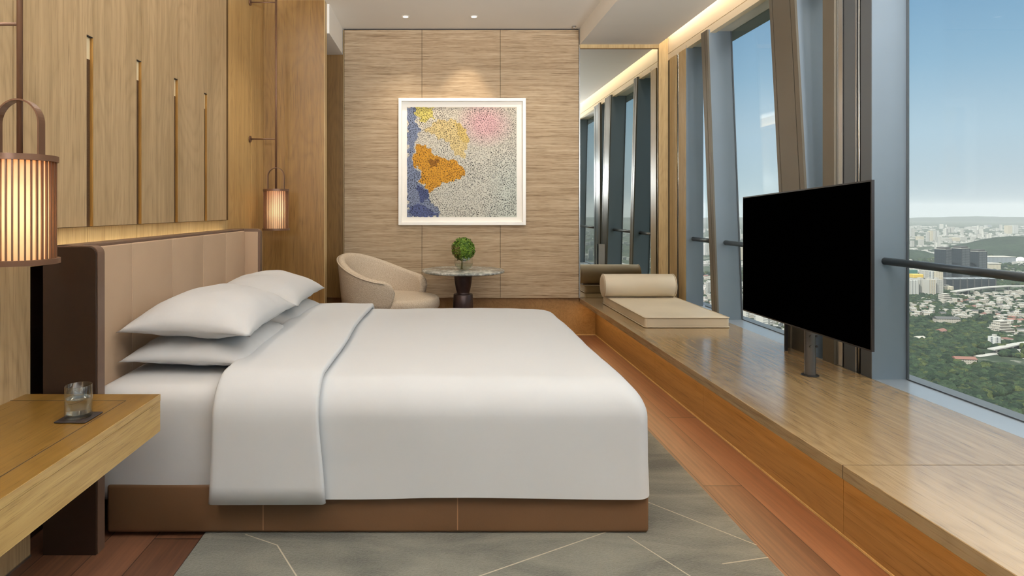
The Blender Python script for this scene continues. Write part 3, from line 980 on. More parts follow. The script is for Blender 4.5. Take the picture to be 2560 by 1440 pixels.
# ------------------------------------------------------------------ picture
pc = thing('framed_picture', 'square abstract picture of radiating dashes in a white box frame', 'picture', (0.214, 6.10, 1.75))
X0, X1, Z0, Z1 = -0.424, 0.851, 1.119, 2.391
fw = 0.032
fr = BM()
def frame_bar(a, b, c, d):
    add_box(fr, a, b, 6.048, 6.099, c, d, 0.002, 1)
frame_bar(X0, X0 + fw, Z0, Z1); frame_bar(X1 - fw, X1, Z0, Z1)
frame_bar(X0 + fw, X1 - fw, Z0, Z0 + fw); frame_bar(X0 + fw, X1 - fw, Z1 - fw, Z1)
obj('frame', fr, 'frame_white', pc)
obj('mount_board', bx(X0 + fw, X1 - fw, 6.088, 6.098, Z0 + fw, Z1 - fw), 'art_paper', pc)
AX0, AX1, AZ0, AZ1 = -0.341, 0.764, 1.199, 2.307
def art():
    S = AX1 - AX0
    r = random.Random(5)
    def tint(u, v):          # u right, v down, 0..1
        wob = 0.05 * math.sin(9 * u + 3 * v) + 0.04 * math.sin(13 * v - 4 * u)
        base = (196, 194, 182)
        def blend(c, k):
            nonlocal base
            base = tuple(a * (1 - k) + b * k for a, b in zip(base, c))
        qu = u + 0.032 * noise.noise(Vector((u * 26, v * 26, 1.0))); qv = v + 0.032 * noise.noise(Vector((u * 26, v * 26, 7.0)))
        def poly(pts, c, k=1.0):
            ins = False
            for (xa, ya_), (xb, yb_) in zip(pts, pts[1:] + pts[:1]):
                if (ya_ > qv) != (yb_ > qv) and qu < (xb - xa) * (qv - ya_) / (yb_ - ya_) + xa: ins = not ins
            if ins: blend(c, k)
        def blob(cx, cy, rx, ry, c, k=1.0, soft=0.25):
            d = math.hypot((u - cx) / rx, (v - cy) / ry) + wob
            t = max(0, min(1, (1 - d) / soft))
            blend(c, k * t)
        blend((214, 196, 172), max(0, 0.6 - v) * 0.8)
        blob(0.72, 0.16, 0.26, 0.24, (208, 164, 166), 0.9, 0.7)
        blob(0.96, 0.85, 0.3, 0.5, (190, 200, 190), 0.6, 0.8)
        poly([(0.28, 0.12), (0.42, 0.11), (0.53, 0.20), (0.56, 0.34), (0.52, 0.46), (0.44, 0.44), (0.40, 0.33), (0.30, 0.29), (0.16, 0.20)], (208, 184, 124), 0.85)
        poly([(0.42, 0.11), (0.53, 0.20), (0.56, 0.34), (0.49, 0.30)], (202, 172, 92), 0.6)
        poly([(0.08, 0.0), (0.23, 0.0), (0.24, 0.10), (0.14, 0.14), (0.07, 0.07)], (202, 188, 104))
        poly([(0.0, 0.0), (0.08, 0.0), (0.08, 0.12), (0.12, 0.20), (0.06, 0.36), (0.05, 0.53), (0.14, 0.60), (0.11, 0.69), (0.20, 0.77), (0.22, 0.86), (0.30, 0.94), (0.29, 1.0), (0.0, 1.0)], (122, 132, 156))
        poly([(0.09, 0.71), (0.20, 0.77), (0.21, 0.84), (0.12, 0.86)], (64, 74, 116), 0.8)
        poly([(0.02, 0.90), (0.12, 0.88), (0.28, 0.97), (0.28, 1.0), (0.03, 1.0)], (66, 76, 122), 0.7)
        poly([(0.09, 0.335), (0.19, 0.36), (0.22, 0.41), (0.33, 0.47), (0.42, 0.47), (0.50, 0.53), (0.53, 0.62), (0.43, 0.67), (0.34, 0.68), (0.32, 0.70), (0.21, 0.77), (0.12, 0.67), (0.15, 0.585), (0.045, 0.53)], (198, 142, 46))
        poly([(0.20, 0.49), (0.28, 0.47), (0.29, 0.55), (0.21, 0.55)], (130, 84, 26), 0.8)
        return base
    N = 150
    V, F, Cc = [], [], []
    for j in range(N + 1):
        for i in range(N + 1):
            V.append((AX0 + S * i / N, 6.0872, AZ1 - (AZ1 - AZ0) * j / N)); Cc.append(lin(tint(i / N, j / N)))
    for j in range(N):
        for i in range(N):
            a = j * (N + 1) + i
            F.append((a, a + 1, a + N + 2, a + N + 1))
    # back of the sheet
    k = len(V)
    V += [(AX0, 6.0879, AZ1), (AX1, 6.0879, AZ1), (AX1, 6.0879, AZ0), (AX0, 6.0879, AZ0)]; Cc += [lin((220, 216, 206))] * 4
    F.append((k + 3, k + 2, k + 1, k))
    cents = []
    tries = 0
    while len(cents) < 60 and tries < 9000:
        tries += 1
        c = (r.uniform(-0.02, 1.02), r.uniform(-0.02, 1.02))
        if all(math.hypot(c[0] - d[0], c[1] - d[1]) > 0.108 for d in cents): cents.append(c)
    for ci, (cu, cv) in enumerate(cents):
        dark = r.choice([0.75, 0.9, 1.0, 1.0])
        rad = 0.008
        ring = 0
        while rad < 0.17:
            n = int(7 + rad * 640)
            for q in range(n):
                a = 2 * PI * (q + 0.5 * (ring % 2)) / n + r.uniform(-0.07, 0.07)
                if r.random() < 0.12: continue
                r0 = rad + r.uniform(-0.003, 0.003); L = r.uniform(0.015, 0.024)
                u0, v0 = cu + r0 * math.cos(a), cv + r0 * math.sin(a)
                um, vm_ = cu + (r0 + L / 2) * math.cos(a), cv + (r0 + L / 2) * math.sin(a)
                if not (0.006 < um < 0.994 and 0.006 < vm_ < 0.994): continue
                d0 = math.hypot(um - cu, vm_ - cv)
                if any(math.hypot(um - x, vm_ - y) < d0 - 0.001 for x, y in cents): continue
                u1, v1 = cu + (r0 + L) * math.cos(a), cv + (r0 + L) * math.sin(a)
                w = r.uniform(0.0019, 0.0028) * dark
                nu, nv = -math.sin(a) * w, math.cos(a) * w
                k = len(V)
                for (uu, vv) in ((u0, v0), (um + nu, vm_ + nv), (u1, v1), (um - nu, vm_ - nv)):
                    uu = min(max(uu, 0), 1); vv = min(max(vv, 0), 1)
                    V.append((AX0 + S * uu, 6.0866, AZ1 - (AZ1 - AZ0) * vv))
                b = tint(um, vm_)
                ink = tuple(0.10 * x for x in b)
                ink = (ink[0] + 14, ink[1] + 12, ink[2] + 14)
                Cc += [lin(ink)] * 4
                F.append((k, k + 1, k + 2, k + 3))
            rad += 0.0180; ring += 1
    me = bpy.data.meshes.new('art_print')
    me.from_pydata(V, [], F)
    at = me.color_attributes.new('col', 'FLOAT_COLOR', 'POINT')
    at.data.foreach_set('color', np.array(Cc, dtype=np.float32).ravel())
    return me
link('art_print', art(), 'art_print', pc)

# ------------------------------------------------------------------ pendant lamps
def pendant(label, y):
    t = thing('pendant_lamp', label, 'lamp', (0, 0, 0), 'ribbed lantern pendants on either side of the bed')
    # local: shade axis at origin, wall at x = -0.215
    z0, z1 = 1.118, 1.425
    r = 0.0985
    def ring(name, za, zb, ro, ri):
        bm = BM()
        add_lathe(bm, [(ri, za), (ro, za), (ro, zb), (ri, zb), (ri, za)], 0, 0, 56, cap=False)
        return obj(name, bm, 'bronze', t, auto=40)
    ring('top_ring', z1 - 0.002, z1 + 0.016, 0.1025, 0.089)
    ring('bottom_ring', z0 - 0.010, z0 + 0.006, 0.1075, 0.086)
    bm = add_lathe(BM(), [(0.0, z1 + 0.002), (0.09, z1 + 0.002), (0.09, z1 + 0.010), (0.0, z1 + 0.010)], 0, 0, 40, cap=False)
    obj('top_cap', bm, 'bronze', t, auto=40)
    bm = add_lathe(BM(), [(0.0, z0 - 0.006), (0.088, z0 - 0.006), (0.088, z0 - 0.001), (0.0, z0 - 0.001)], 0, 0, 40, cap=False)
    obj('bulb_stop_cap', bm, 'bronze', t, auto=40)  # added cap, keeps bulb light off the shelf below
    bm = add_lathe(BM(), [(0.0885, z0 + 0.004), (0.0905, z0 + 0.004), (0.0905, z1 - 0.001), (0.0885, z1 - 0.001), (0.0885, z0 + 0.004)], 0, 0, 56, cap=False)
    sh = obj('paper_shade', bm, 'shade', t, True)
    bm = BM()
    for k in range(38):
        a = 2 * PI * k / 38
        c, s = math.cos(a), math.sin(a)
        pts = []
        for dr, dt in ((0.0908, -0.0022), (0.0975, -0.0022), (0.0975, 0.0022), (0.0908, 0.0022)):
            pts.append((dr * c - dt * s, dr * s + dt * c))
        add_prism(bm, pts, 'z', z0, z1)
    obj('ribs', bm, 'bronze', t)
    # arch handle: flat strap
    bm = BM()
    prev = None
    N = 24
    prof = [(0.066, z1 + 0.01)]
    zc = z1 + 0.115
    for k in range(N + 1):
        a = k / N * PI
        prof.append((0.066 * math.cos(a), zc + 0.072 * math.sin(a)))
    prof.append((-0.066, z1 + 0.01))
    rings = []
    for i, (x, z) in enumerate(prof):
        p0, p1 = prof[max(i - 1, 0)], prof[min(i + 1, len(prof) - 1)]
        tx, tz = p1[0] - p0[0], p1[1] - p0[1]; L = math.hypot(tx, tz)
        nx, nz = tz / L * 0.0025, -tx / L * 0.0025
        rings.append([bm.verts.new((x + nx, -0.015, z + nz)), bm.verts.new((x + nx, 0.015, z + nz)), bm.verts.new((x - nx, 0.015, z - nz)), bm.verts.new((x - nx, -0.015, z - nz))])
    for a, b in zip(rings, rings[1:]):
        for k in range(4): bm.faces.new((a[k], a[(k + 1) % 4], b[(k + 1) % 4], b[k]))
    bm.faces.new(rings[0]); bm.faces.new(list(reversed(rings[-1])))
    obj('arch_handle', bm, 'bronze', t)
    obj('rod', add_tube(BM(), [(0, 0, z1 + 0.008), (0, 0, 3.10)], 0.0085, 16), 'bronze', t, True)
    for z in (1.845, 2.948):
        br = obj('wall_bracket', add_tube(BM(), [(0, 0, z), (-0.205, 0, z)], 0.0055, 12), 'bronze', t, True)
        bm = add_tube(BM(), [(-0.2125, 0, z), (-0.203, 0, z)], 0.026, 28)
        obj('bracket_disc', bm, 'bronze', br, auto=40)
    bm = BM()
    add_lathe(bm, [(0.0, 1.27), (0.02, 1.275), (0.028, 1.30), (0.018, 1.335), (0.014, 1.40), (0.0, 1.40)], 0, 0, 20, cap=False)
    return t
p1 = pendant('ribbed lantern pendant on a wall rod beside the wing wall, far side of bed', 0)
p1.location = (-1.330, 4.886, 0)
p2 = copy_tree(p1); p2.location = (-1.294, 1.86, 0)
p2['label'] = 'ribbed lantern pendant hanging above the bedside shelf'
for p in (p1, p2):
    d = bpy.data.lights.new('pendant_bulb', 'POINT'); d.energy = 62.0; d.color = (1.0, 0.84, 0.62); d.shadow_soft_size = 0.03
    o = bpy.data.objects.new('pendant_bulb', d); C.objects.link(o); o.location = (p.location.x, p.location.y, 1.27)

# ------------------------------------------------------------------ side table, vase, topiary
tb = thing('side_table', 'round side table with grey marble top on a dark pedestal', 'table', (0.207, 5.60, 0))
cx, cy = 0.207, 5.60
bm = add_lathe(BM(), [(0.0, 0.697), (0.372, 0.697), (0.381, 0.703), (0.383, 0.709), (0.381, 0.716), (0.376, 0.719), (0.0, 0.719)], cx, cy, 72, cap=False)
obj('marble_top', bm, 'marble', tb, auto=35)
bm = add_lathe(BM(), [(0.0, 0.697), (0.083, 0.697), (0.084, 0.66), (0.078, 0.60), (0.066, 0.535), (0.059, 0.512), (0.062, 0.500), (0.070, 0.494), (0.0, 0.494)], cx, cy, 40, cap=False)
obj('pedestal_neck', bm, 'table_base', tb, auto=35)
bm = add_lathe(BM(), [(0.0, 0.494), (0.086, 0.494), (0.090, 0.488), (0.092, 0.40), (0.098, 0.20), (0.125, 0.05), (0.16, 0.012), (0.16, 0.0), (0.0, 0.0)], cx, cy, 40, cap=False)
obj('pedestal_foot', bm, 'table_base', tb, auto=35)
vx, vy = 0.210, 5.56
va = thing('glass_vase', 'round clear glass bowl vase on the marble table', 'vase', (vx, vy, 0.7195))
prof = []
for k in range(0, 19):
    a = -PI / 2 + 0.42 + k / 18 * (PI - 0.42 - 0.62)
    prof.append((0.086 * math.cos(a), 0.798 + 0.086 * math.sin(a)))
prof[0] = (prof[0][0], 0.7198)
bm = add_lathe(BM(), [(0.0, 0.7198)] + prof, vx, vy, 48, cap=False)
obj('bowl', bm, 'thin_glass', va, True)
bm = add_lathe(BM(), [(0.0, 0.7215)] + [(r * 0.96, 0.798 + (z - 0.798) * 0.96) for r, z in prof[1:9]] + [(0.0, 0.798 + (prof[8][1] - 0.798) * 0.96)], vx, vy, 40, cap=False)
obj('water', bm, glass_pane('vase_water', 1.2, (0.90, 0.93, 0.88, 1)), va, auto=40)
tp = thing('bouquet', 'tight green ball of small leaves and stems standing in the glass vase', 'plant', (vx - 0.004, vy, 0.723))
bm = BM()
for k in range(9):
    a = k * 2.4
    add_tube(bm, [(vx - 0.02 + 0.008 * math.cos(a), vy + 0.008 * math.sin(a), 0.726), (vx - 0.014 + 0.005 * math.cos(a + 1), vy + 0.005 * math.sin(a + 1), 0.78),
                  (vx - 0.006 + 0.014 * math.cos(a + 0.6), vy + 0.014 * math.sin(a + 0.6), 0.85), (vx - 0.004 + 0.05 * math.cos(a + 0.6), vy + 0.05 * math.sin(a + 0.6), 0.90)], 0.0028, 6)
obj('stems', bm, plain('stem_green', (118, 104, 52), 0.6), tp, True)
def leaf_ball(c, R, n):
    r = random.Random(3)
    V, F, Cc = [], [], []
    for i in range(n):
        z = 1 - 2 * (i + 0.5) / n
        a = i * 2.399963
        d = Vector((math.sqrt(1 - z * z) * math.cos(a), math.sqrt(1 - z * z) * math.sin(a), z))
        lump = 1 + 0.10 * noise.noise(d * 3.0) + 0.05 * noise.noise(d * 8.0)
        rr = R * lump * r.choice([0.80, 0.88, 0.95, 1.0, 1.02])
        p = c + d * rr
        t = d.cross(Vector((r.uniform(-1, 1), r.uniform(-1, 1), r.uniform(-1, 1)))).normalized()
        b = d.cross(t)
        t = (t + d * r.uniform(0.1, 0.9)).normalized()
        s = r.uniform(0.008, 0.014)
        k = len(V)
        for q in (p - t * s, p + b * s * 0.55 + d * 0.002, p + t * s * 1.1, p - b * s * 0.55 + d * 0.002):
            V.append(q[:])
        F.append((k, k + 1, k + 2, k + 3))
        g = r.uniform(0, 1)
        col = lin((52 + 70 * g, 84 + 66 * g, 20 + 30 * g))
        if d.x < -0.3 and d.z < 0.3 and r.random() < 0.6: col = lin((92, 82, 34))
        Cc += [col] * 4
    me = bpy.data.meshes.new('foliage')
    me.from_pydata([Vector(v) for v in V], [], F)
    at = me.color_attributes.new('col', 'FLOAT_COLOR', 'POINT')
    at.data.foreach_set('color', np.array(Cc, dtype=np.float32).ravel())
    return me
link('foliage', leaf_ball(Vector((vx - 0.004, vy, 0.912)), 0.102, 2600), 'leaf', tp)

# ------------------------------------------------------------------ barrel armchair
ac = thing('armchair', 'beige boucle barrel armchair between the wing wall and the round table', 'armchair', (-0.50, 5.50, 0))
ang = math.radians(-24)                        # facing direction, measured from +x
ca, sa = math.cos(ang), math.sin(ang)
def loc2w(x, y, z):                             # chair space: +x is the front
    return Vector((-0.50 + x * ca - y * sa, 5.50 + x * sa + y * ca, z))
def shell():
    bm = BM()
    NP = 64
    ph_e, ph_a = math.radians(128), math.radians(112)
    rings = []
    for i in range(NP + 1):
        ph = -ph_e + 2 * ph_e * i / NP
        a = abs(ph)
        back = 0.5 + 0.5 * math.cos(min(1.0, a / math.radians(122)) * PI)
        h = 0.665 + 0.205 * back ** 0.9
        low = 0.40
        if a > ph_a:
            t = (a - ph_a) / (ph_e - ph_a)
            k = math.sqrt(max(0.0, 1 - t * t))
            mid = 0.575
            h = mid + (h - mid) * k
            low = 0.40 + (mid - 0.40) * (1 - k) * 0.9
        def pt(rad, z, thick):
            flare = 1.0 + 0.10 * (z - 0.45) / 0.4
            rx = (0.40 - thick) * flare; ry = (0.39 - thick) * flare
            x = -math.cos(ph) * rx; y = math.sin(ph) * ry
            if x > 0: x *= 1.05
            return bm.verts.new(loc2w(x, y, z))
        ring = []
        th = 0.065
        hs = h - low
        for f in (0.0, 0.25, 0.5, 0.75, 0.92):
            ring.append(pt(0, low + hs * f, 0.0))
        for q in (0.25, 0.5, 0.75):
            ang_ = PI * q
            ring.append(pt(0, h - 0.02 * 1 + 0.02 * math.sin(ang_), th * (1 - math.cos(ang_)) / 2))
        for f in (0.92, 0.75, 0.5, 0.25, 0.0):
            ring.append(pt(0, low + hs * f, th))
        rings.append(ring)
    m = len(rings[0])
    for a, b in zip(rings, rings[1:]):
        for k in range(m):
            bm.faces.new((a[k], a[(k + 1) % m], b[(k + 1) % m], b[k]))
    bm.faces.new(rings[0]); bm.faces.new(list(reversed(rings[-1])))
    return bm, rings
bm, rr = shell()
shp = obj('barrel_back', bm, 'boucle', ac, True)
# piping along the outer rim
def rim():
    pts = []
    for i in range(61):
        ph = math.radians(-116) + math.radians(232) * i / 60
        a = abs(ph)
        back = 0.5 + 0.5 * math.cos(min(1.0, a / math.radians(122)) * PI)
        h = 0.665 + 0.205 * back ** 0.9
        if a > math.radians(112):
            t = (a - math.radians(112)) / math.radians(16)
            h = 0.575 + (h - 0.575) * math.sqrt(max(0, 1 - t * t))
        fl_ = 1.0 + 0.10 * (h - 0.02 - 0.45) / 0.4
        x = -math.cos(ph) * 0.402 * fl_; y = math.sin(ph) * 0.392 * fl_
        if x > 0: x *= 1.05
        pts.append(loc2w(x, y, h - 0.018))
    return pts
obj('rim_piping', add_tube(BM(), rim(), 0.006, 8), 'boucle', shp, True)
def seat(z0, z1, name, grow):
    bm = BM()
    N = 56
    levels = []
    T = z1 - z0
    for f, s in ((0.0, 0.90), (0.08, 0.965), (0.25, 0.995), (0.55, 1.0), (0.8, 0.985), (0.94, 0.94), (1.0, 0.86)):
        levels.append((z0 + T * f, s))
    rings = []
    for z, s in levels:
        ring = []
        for k in range(N):
            a = 2 * PI * k / N
            c, sn = math.cos(a), math.sin(a)
            e = 2.6
            r_ = (abs(c) ** e + abs(sn) ** e) ** (-1 / e)
            x = 0.085 + 0.405 * grow * r_ * c * s; y = 0.335 * grow * r_ * sn * s
            ring.append(bm.verts.new(loc2w(x, y, z)))
        rings.append(ring)
    for a, b in zip(rings, rings[1:]):
        for k in range(N):
            bm.faces.new((a[k], a[(k + 1) % N], b[(k + 1) % N], b[k]))
    bm.faces.new(list(reversed(rings[0])))
    c = bm.verts.new(loc2w(0.085, 0, z1 + 0.012))
    for k in range(N): bm.faces.new((rings[-1][k], rings[-1][(k + 1) % N], c))
    return obj(name, bm, 'boucle', ac, True)
seat(0.385, 0.505, 'seat_cushion', 1.0)
seat(0.22, 0.386, 'seat_base', 0.93)
for sx, sy in ((0.34, 0.22), (0.34, -0.22), (-0.2, 0.22), (-0.2, -0.22)):
    a = loc2w(sx, sy, 0.0); b = loc2w(sx * 0.85, sy * 0.85, 0.24)
    obj('leg', add_tube(BM(), [a, b], [0.014, 0.02], 14), 'table_base', ac, True)

# ------------------------------------------------------------------ ceiling fittings
def downlight(label, x, y):
    t = thing('downlight', label, 'downlight', (x, y, 3.10), 'small round downlights in the white ceiling')
    bm = add_lathe(BM(), [(0.026, 3.0995), (0.038, 3.0995), (0.040, 3.096), (0.030, 3.094), (0.026, 3.096), (0.026, 3.0995)], x, y, 32, cap=False)
    obj('trim_ring', bm, 'frame_white', t, auto=50)
    bm = add_lathe(BM(), [(0.0, 3.0985), (0.0255, 3.0985), (0.0255, 3.097), (0.0, 3.097)], x, y, 24, cap=False)
    obj('lens', bm, 'lamp_glow', t)
    return t
downlight('small round ceiling downlight, the one nearer the panelled wall', -0.333, 5.72)
downlight('small round ceiling downlight, the one nearer the windows', 0.314, 5.72)
bm = add_lathe(BM(), [(0.0, 3.0995), (0.022, 3.0995), (0.022, 3.094), (0.010, 3.090), (0.009, 3.078), (0.0, 3.076)], 1.325, 6.02, 24, cap=False)
sp = obj('sprinkler_head', bm, 'chrome', None, auto=40)
tag(sp, 'tiny metal sprinkler head in the ceiling corner above the cloth wall', 'sprinkler')
# ------------------------------------------------------------------ the city below the window
GZ = -250.0
CAMZ = 1.275
F = 1513.0
def gp(px, py):
    """ground position seen at a picture position, on the level plain"""
    D = F * (CAMZ - GZ) / (py - 524.0)
    return ((px - 1102.0) / F * D, D)
def hz(D, py):
    """height above the plain of something at depth D"""
    return CAMZ - (py - 524.0) / F * D - GZ

def facade(name, wall, window, fx=3.4, fz=3.2, wx=0.55, wz=0.5, rough=0.7):
    t = NT(name)
    tc = t.n('ShaderNodeTexCoord')
    sep = t.n('ShaderNodeSeparateXYZ'); t.l(tc.outputs['Object'], sep.inputs[0])
    h = t.math('FRACT', t.math('DIVIDE', t.math('ADD', sep.outputs[0], t.math('MULTIPLY', sep.outputs[1], 1.0)), fx))
    v = t.math('FRACT', t.math('DIVIDE', sep.outputs[2], fz))
    m = t.math('MULTIPLY', t.math('LESS_THAN', h, wx), t.math('LESS_THAN', v, wz))
    geo = t.n('ShaderNodeNewGeometry'); s2 = t.n('ShaderNodeSeparateXYZ'); t.l(geo.outputs['Normal'], s2.inputs[0])
    m = t.math('MULTIPLY', m, t.math('LESS_THAN', s2.outputs[2], 0.5))
    col = t.mix(m, lin(wall), lin(window))
    t.bsdf(col, rough, 0, 0.3)
    return t.m
M['f_white'] = facade('white_facade', (160, 158, 152), (92, 96, 96), 4.2, 3.3, 0.5, 0.45)
M['f_cream'] = facade('cream_facade', (172, 164, 146), (108, 100, 90), 5.0, 3.3, 0.42, 0.5)
M['f_stripe'] = facade('striped_facade', (172, 172, 168), (88, 94, 98), 9.0, 3.2, 0.35, 0.8)
M['f_dark'] = facade('dark_facade', (44, 50, 56), (150, 156, 158), 4.4, 3.6, 0.36, 0.42)
M['f_dark_plain'] = facade('dark_glass_facade', (34, 40, 46), (54, 62, 68), 6.0, 4.0, 0.7, 0.2, 0.35)
M['f_grey'] = facade('grey_facade', (124, 130, 134), (84, 90, 96), 6, 4, 0.6, 0.5)
M['concrete'] = plain('pale_concrete', (150, 148, 142), 0.8)
M['house_wall'] = facade('house_wall', (158, 152, 142), (84, 80, 72), 3.5, 3.4, 0.4, 0.4)
M['roof_pale'] = plain('pale_roof', (156, 152, 144), 0.8)
M['roof_red'] = plain('red_tile_roof', (112, 76, 66), 0.8)
M['roof_dark'] = plain('dark_roof', (66, 66, 66), 0.7)
M['roof_yellow'] = plain('yellow_roof', (184, 156, 70), 0.7)
M['roof_teal'] = facade('teal_facade', (60, 104, 94), (46, 80, 74), 5, 3.4, 0.5, 0.5)
M['tree_stuff'] = vcol_mat('tree_canopy', rough=0.85, spec=0.1, nscale=0.55, bump=0.6)

def ground_mat():
    t = NT('city_plain')
    a = t.noise(t.coords((1 / 260.0,) * 3), 1, 6, 0.65, 0.4)
    b = t.noise(t.coords((1 / 28.0,) * 3), 1, 4, 0.7)
    c = t.noise(t.coords((1 / 60.0, 1 / 60.0, 1), loc=(4, 9, 0)), 1, 5, 0.7)
    f = t.math('ADD', t.math('MULTIPLY', a, 0.5), t.math('MULTIPLY', b, 0.5))
    col = t.ramp(f, [(0.40, lin((32, 44, 32))), (0.52, lin((54, 64, 50))), (0.62, lin((88, 92, 80)))])
    w = t.ramp(c, [(0.58, (0, 0, 0, 1)), (0.66, (1, 1, 1, 1))])
    col = t.mix(w, col, lin((126, 124, 116)))
    t.bsdf(col, 0.9, 0, 0.1)
    return t.m
M['plain'] = ground_mat()
def hill_mat():
    t = NT('wooded_hill')
    b = t.noise(t.coords((1 / 22.0,) * 3), 1, 5, 0.7)
    a = t.noise(t.coords((1 / 160.0,) * 3), 1, 4, 0.6)
    f = t.math('ADD', t.math('MULTIPLY', a, 0.4), t.math('MULTIPLY', b, 0.6))
    col = t.ramp(f, [(0.36, lin((22, 34, 26))), (0.62, lin((46, 60, 46)))])
    t.bsdf(col, 0.9, 0, 0.1, height=b, bump=0.8, dist=8)
    return t.m
M['hill'] = hill_mat()

bm = BM()
bmesh.ops.create_grid(bm, x_segments=40, y_segments=40, size=16000)
for v in bm.verts: v.co.z = GZ
struct(obj('ground', bm, 'plain'), 'hazy city plain far below the window')

def mound(name, cx, cy, ax, ay, h, rot=0.0, n=56, seed=0.0, rough=0.16):
    bm = BM()
    bmesh.ops.create_grid(bm, x_segments=n, y_segments=n, size=1.0)
    c, s = math.cos(rot), math.sin(rot)
    for v in bm.verts:
        u, w_ = v.co.x, v.co.y
        d = math.hypot(u, w_)
        k = max(0.0, 1 - d * d) ** 1.3
        k *= 1 + rough * 3 * noise.noise(Vector((u * 3 + seed, w_ * 3, seed))) + rough * noise.noise(Vector((u * 14 + seed, w_ * 14, seed)))
        x, y = u * ax, w_ * ay
        v.co = Vector((cx + x * c - y * s, cy + x * s + y * c, GZ - 4 + h * k))
    return struct(obj(name, bm, 'hill', None, True))
x, y = gp(2640, 640)
mound('hill', x, y + 150, 520, 430, 96, 0.0, seed=2.0, rough=0.06)
x, y = gp(2306, 646)
mound('hill', x, y + 120, 190, 230, 46, 0.0, seed=5.0, rough=0.06)
mound('mountains', 12500, 13200, 4200, 900, 75, -0.5, seed=8.0, rough=0.25)
mound('mountains', 7000, 13800, 3200, 900, 60, -0.2, seed=12.0, rough=0.25)
mound('mountains', 4200, -13800, 4200, 900, 70, 0.1, seed=3.0, rough=0.25)

# --- trees: a wood nobody could count
def ico(sub):
    bm = BM(); bmesh.ops.create_icosphere(bm, subdivisions=sub, radius=1.0)
    v = np.array([p.co[:] for p in bm.verts], dtype=np.float64)
    f = np.array([[q.index for q in p.verts] for p in bm.faces], dtype=np.int64)
    bm.free()
    return v, f
ICO1, ICO2 = ico(2), ico(3)
def woods(name, label, pts, fine_to=1000.0):
    """pts: (x, y, z, radius)"""
    Vs, Fs, Cs = [], [], []
    off = 0
    for (x, y, z, r) in pts:
        V, Fc = ICO2 if math.hypot(x, y) < fine_to else ICO1
        ph = rng.uniform(0, 6.28, 6)
        n = V
        lump = 1 + 0.16 * np.sin(3.1 * n[:, 0] + ph[0]) * np.sin(2.7 * n[:, 1] + ph[1]) + 0.13 * np.sin(5.3 * n[:, 2] + ph[2]) * np.sin(5.9 * n[:, 0] + ph[3]) + rng.uniform(-0.15, 0.15, len(n))
        P = n * (r * lump)[:, None]
        P[:, 2] *= rng.uniform(0.75, 1.05)
        P += np.array((x, y, z + r * 0.6))
        Vs.append(P); Fs.append(Fc + off); off += len(V)
        g = rng.uniform(0, 1)
        warm = rng.uniform(0, 1)
        c = lin((20 + 28 * g + 16 * (warm > 0.85), 34 + 28 * g + 10 * (warm > 0.85), 24 + 18 * g))
        cc = np.tile(np.array(c), (len(V), 1))
        cc[:, :3] *= rng.uniform(0.82, 1.18, (len(V), 1))
        Cs.append(cc)
    V = np.concatenate(Vs); Fc = np.concatenate(Fs); Cc = np.concatenate(Cs)
    me = bpy.data.meshes.new(name)
    me.vertices.add(len(V)); me.vertices.foreach_set('co', V.ravel())
    me.loops.add(len(Fc) * 3); me.loops.foreach_set('vertex_index', Fc.ravel())
    me.polygons.add(len(Fc)); me.polygons.foreach_set('loop_start', np.arange(0, len(Fc) * 3, 3))
    me.polygons.foreach_set('use_smooth', np.ones(len(Fc), dtype=bool))
    me.update(calc_edges=True)
    at = me.color_attributes.new('col', 'FLOAT_COLOR', 'POINT')
    at.data.foreach_set('color', Cc.astype(np.float32).ravel())
    o = link(name, me, 'tree_stuff')
    tag(o, label, 'trees', None, 'stuff')
    return o

# clearings: circles (x, y, r) kept free of trees
clear = []
def keep(px, py, r):
    x, y = gp(px, py); clear.append((x, y, r))
def free(x, y, pad=0.0):
    return all(math.hypot(x - a, y - b) > r + pad for a, b, r in clear)

# --- named buildings of the view
def tower(name, label, px0, px1, py_top, D, mat, cat='building', depth=None, rot=0.0, parts=None, group=None, base=None):
    """a block whose front faces the window: px0..px1 wide at depth D, top at py_top"""
    x0, x1 = (px0 - 1102) / F * D, (px1 - 1102) / F * D
    w_ = x1 - x0; d = depth or w_ * 0.8
    h = hz(D, py_top)
    t = thing(name, label, cat, ((x0 + x1) / 2, D + d / 2, GZ), group)
    t.rotation_euler = (0, 0, rot)
    bm = bx(-w_ / 2, w_ / 2, -d / 2, d / 2, 0, h)
    b = obj('block', bm, mat); b.parent = t
    if parts: parts(t, w_, d, h)
    clear.append(((x0 + x1) / 2, D + d / 2, max(w_, d) * 0.75))
    return t
def child(name, bm, mat, t):
    o = obj(name, bm, mat); o.parent = t
    return o
def dark_crown(t, w_, d, h):
    child('roof_crown', bx(-w_ * 0.40, w_ * 0.40, -d * 0.4, d * 0.4, h, h + 5, 0.3, 1), 'roof_dark', t)
    child('crown_rim', bx(-w_ * 0.52, w_ * 0.52, -d * 0.52, d * 0.52, h - 2.0, h), 'concrete', t)
    for s in (-1, 1):
        child('corner_fin', bx(s * w_ * 0.5 - 0.8, s * w_ * 0.5 + 0.8, -d * 0.52, d * 0.52, 0, h), 'f_dark_plain', t)
    child('centre_fin', bx(-w_ * 0.03, w_ * 0.03, -d * 0.515, d * 0.515, 0, h), 'f_dark_plain', t)
def lift_house(t, w_, d, h):
    child('lift_house', bx(-w_ * 0.18, w_ * 0.18, -d * 0.2, d * 0.2, h, h + 4), 'concrete', t)
